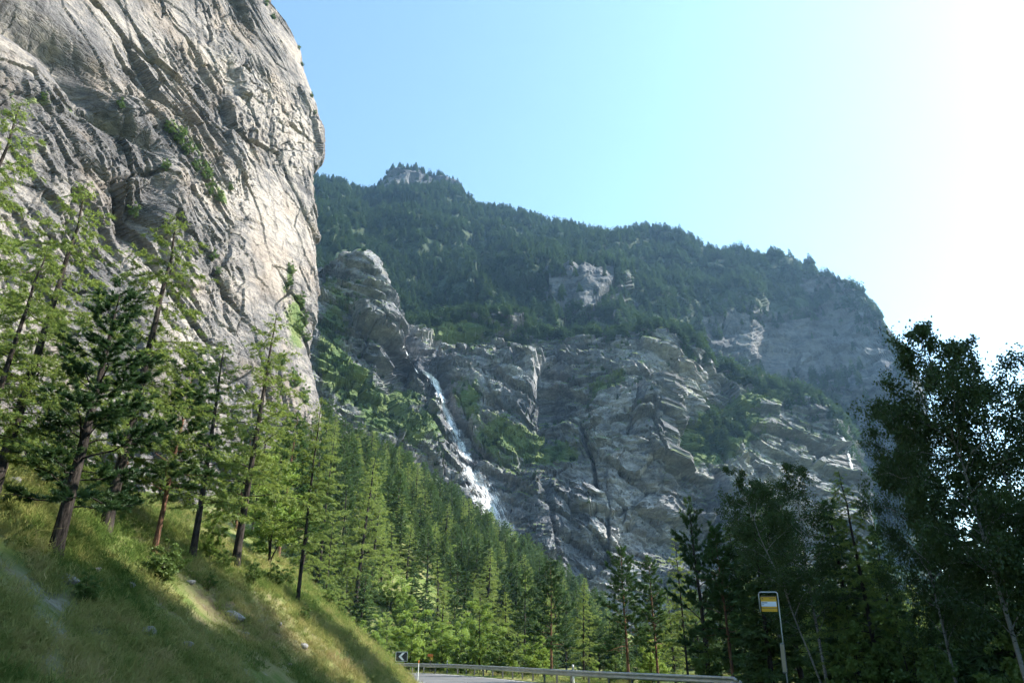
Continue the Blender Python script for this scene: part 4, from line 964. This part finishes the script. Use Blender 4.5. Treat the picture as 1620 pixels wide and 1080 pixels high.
def delineator(x, y, lab, group=None):
    t = link('marker_post', None, None, (x, y, gz(x, y))); tag(t, lab, 'marker post', group)
    mb = MB(); mb.tube([(0, 0, -.2), (0, 0, .95), (0, 0, 1.0)], [.06, .055, .03], 8); mb.build('post', M['white'], t)
    mb = MB(); mb.tube([(0, 0, .66), (0, 0, .86)], [.061, .06], 8); mb.build('black_band', M['black'], t)
    mb = MB(); mb.box((0, -.062, .76), (.04, .012, .14)); mb.build('reflector', M['white'], t)
def behind_rail(px, off=1.2):
    """point on the line behind the rail seen in a photograph column"""
    b = None
    for i in range(len(rl)):
        p = rl[i] - nrm[i] * off; x = p[0] / (p[1] * CP + (0.7 - 1.6) * SP) * F + 810
        if b is None or abs(x - px) < b[0]: b = (abs(x - px), p)
    return b[1]
for px, lab in ((906, 'white roadside marker post behind the middle of the guardrail'), (703, 'white roadside marker post behind the far bend of the guardrail')):
    p = behind_rail(px, .7); delineator(p[0], p[1], lab)
# thin snow pole at the inner edge
p = at(661, 1075, 41.); tp_ = link('snow_pole', None, None, (p[0], p[1], gz(p[0], p[1]))); tag(tp_, 'thin pale snow pole at the grassy inner edge of the road', 'pole')
mb = MB(); mb.tube([(0, 0, -.3), (0, 0, 1.15)], .022, 8); mb.build('shaft', M['white'], tp_)
mb = MB(); mb.tube([(0, 0, 1.15), (0, 0, 1.32)], .024, 8); mb.build('tip', M['orange'], tp_)
# chevron board
def facing(p): return math.atan2(-p[0], p[1]) if False else math.atan2(p[1], p[0]) - math.pi / 2
p = behind_rail(637, 1.0); rz = facing(p)
cb = link('chevron_board', None, None, (p[0], p[1], gz(*p)), (0, 0, rz)); tag(cb, 'black board with a white arrow chevron pointing left at the bend', 'road sign')
SC = 1.0
for sx in (-.3, .3):
    mb = MB(); mb.tube([(sx, .04, -.3), (sx, .04, 1.75)], .03, 8); mb.build('leg', M['post'], cb)
mb = MB(); mb.box((0, 0, 1.3), (1.15, .03, .85)); bd_ = mb.build('board', M['white'], cb)
mb = MB(); mb.box((0, -.018, 1.3), (1.07, .01, .77)); mb.build('black_face', M['black'], bd_)
mb = MB()
cv = [(-.28, 0), (.06, .34), (.3, .34), (-.04, 0), (.3, -.34), (.06, -.34)]
mb.add([(x, -.026, 1.3 + z) for x, z in cv], [(0, 3, 2, 1), (0, 5, 4, 3)]); mb.build('chevron', M['white'], bd_)
# small orange and yellow marker beyond the bend
p = behind_rail(678, 2.0); rz = facing(p); os_ = link('warning_sign', None, None, (p[0], p[1], gz(*p)), (0, 0, rz)); tag(os_, 'small orange and yellow sign in the bushes behind the guardrail bend', 'road sign')
mb = MB(); mb.tube([(0, .03, -.3), (0, .03, 1.6)], .025, 8); mb.build('leg', M['post'], os_)
mb = MB(); mb.box((0, 0, 1.45), (.5, .02, .25)); mb.build('orange_plate', M['orange'], os_)
mb = MB(); mb.box((.12, 0, 1.15), (.3, .02, .25)); mb.build('yellow_plate', M['yellow'], os_)

# bus stop
D_BUS = 13.5
q = at(1234, 1030, D_BUS); zg = gz(q[0], q[1]); bs = link('bus_stop', None, None, (q[0], q[1], zg), (0, R(2.3), facing(q) - R(14)))
tag(bs, 'yellow and white bus stop sign in a rounded steel frame on a slim pole', 'bus stop')
ztop = at(1228, 936, D_BUS)[2] - zg; wS = 36. / F * D_BUS * .72; hS = 32. / F * D_BUS * .76
rc = .04
arc = [(-wS, 0, ztop - hS - .02), (-wS, 0, ztop - rc)] + [(-wS + rc * (1 - math.cos(a)), 0, ztop - rc + rc * math.sin(a)) for a in np.linspace(.3, 1.5, 4)] + \
      [(-rc * (1 - math.cos(a)), 0, ztop - rc + rc * math.sin(a)) for a in np.linspace(1.5, .3, 4)] + [(0, 0, ztop - rc), (0, 0, ztop - hS), (0, 0, -.3)]
mb = MB(); mb.tube(np.array(arc), .0105, 10); mb.build('pole', M['steel'], bs, True)
zc = ztop - hS * .5 - .03; wP = wS - .06
mb = MB(); mb.box((-wS / 2, 0, zc - .01), (wP, .024, hS - .05)); pn = mb.build('sign_panel', M['yellow'], bs, False, .004)
def face(name, x0, x1, z0, z1, mat, lift=.0145):
    mb = MB(); mb.box((-wS / 2 - wP / 2 + (x0 + x1) / 2 * wP, -lift, zc - .01 - (hS - .05) / 2 + (z0 + z1) / 2 * (hS - .05)), ((x1 - x0) * wP, .005, (z1 - z0) * (hS - .05))); return mb.build(name, mat, pn)
face('white_band', .01, .99, .33, .64, M['panel']); face('dark_line', .01, .99, .20, .225, M['print']); face('top_strip', .01, .99, .94, .99, M['print'])
face('print_line', .04, .42, .545, .59, M['print'], .0185); face('print_line', .04, .2, .43, .46, M['print'], .0185); face('print_line', .56, .95, .82, .85, M['print'], .016); face('print_line', .08, .16, .8, .86, M['print'], .016)
zb = at(1234, 1040, D_BUS)[2] - zg
mb = MB(); mb.box((-.01, -.03, zb), (.075, .035, .46)); tb = mb.build('timetable_case', M['post'], bs, False, .006)
mb = MB(); mb.box((-.01, -.0495, zb), (.06, .004, .42)); tz = NT('old_timetable_paper'); mb.build('timetable', tz.set((.25, .2, .13), .5, .4), tb)

# ------------------------------------------------------------------ haze
hz = NT('valley_haze'); hz.t.nodes.remove(hz.p)
pv = hz.t.nodes.new('ShaderNodeVolumePrincipled'); pv.inputs['Color'].default_value = (.36, .64, 1., 1); pv.inputs['Density'].default_value = .00011; pv.inputs['Anisotropy'].default_value = .45
hz.t.links.new(pv.outputs[0], hz.out.inputs['Volume'])
zmin = min(float(Z.min()), -9.) - 22
zmax = max(float(WC[..., 2].max()), float(CLV[..., 2].max())) + 60
mb = MB(); mb.box((0, 0, (zmin + zmax) / 2), (2900, 2900, zmax - zmin)); ho = mb.build('haze', hz.m); tag(ho, 'thin blue haze filling the valley air', kind='stuff')
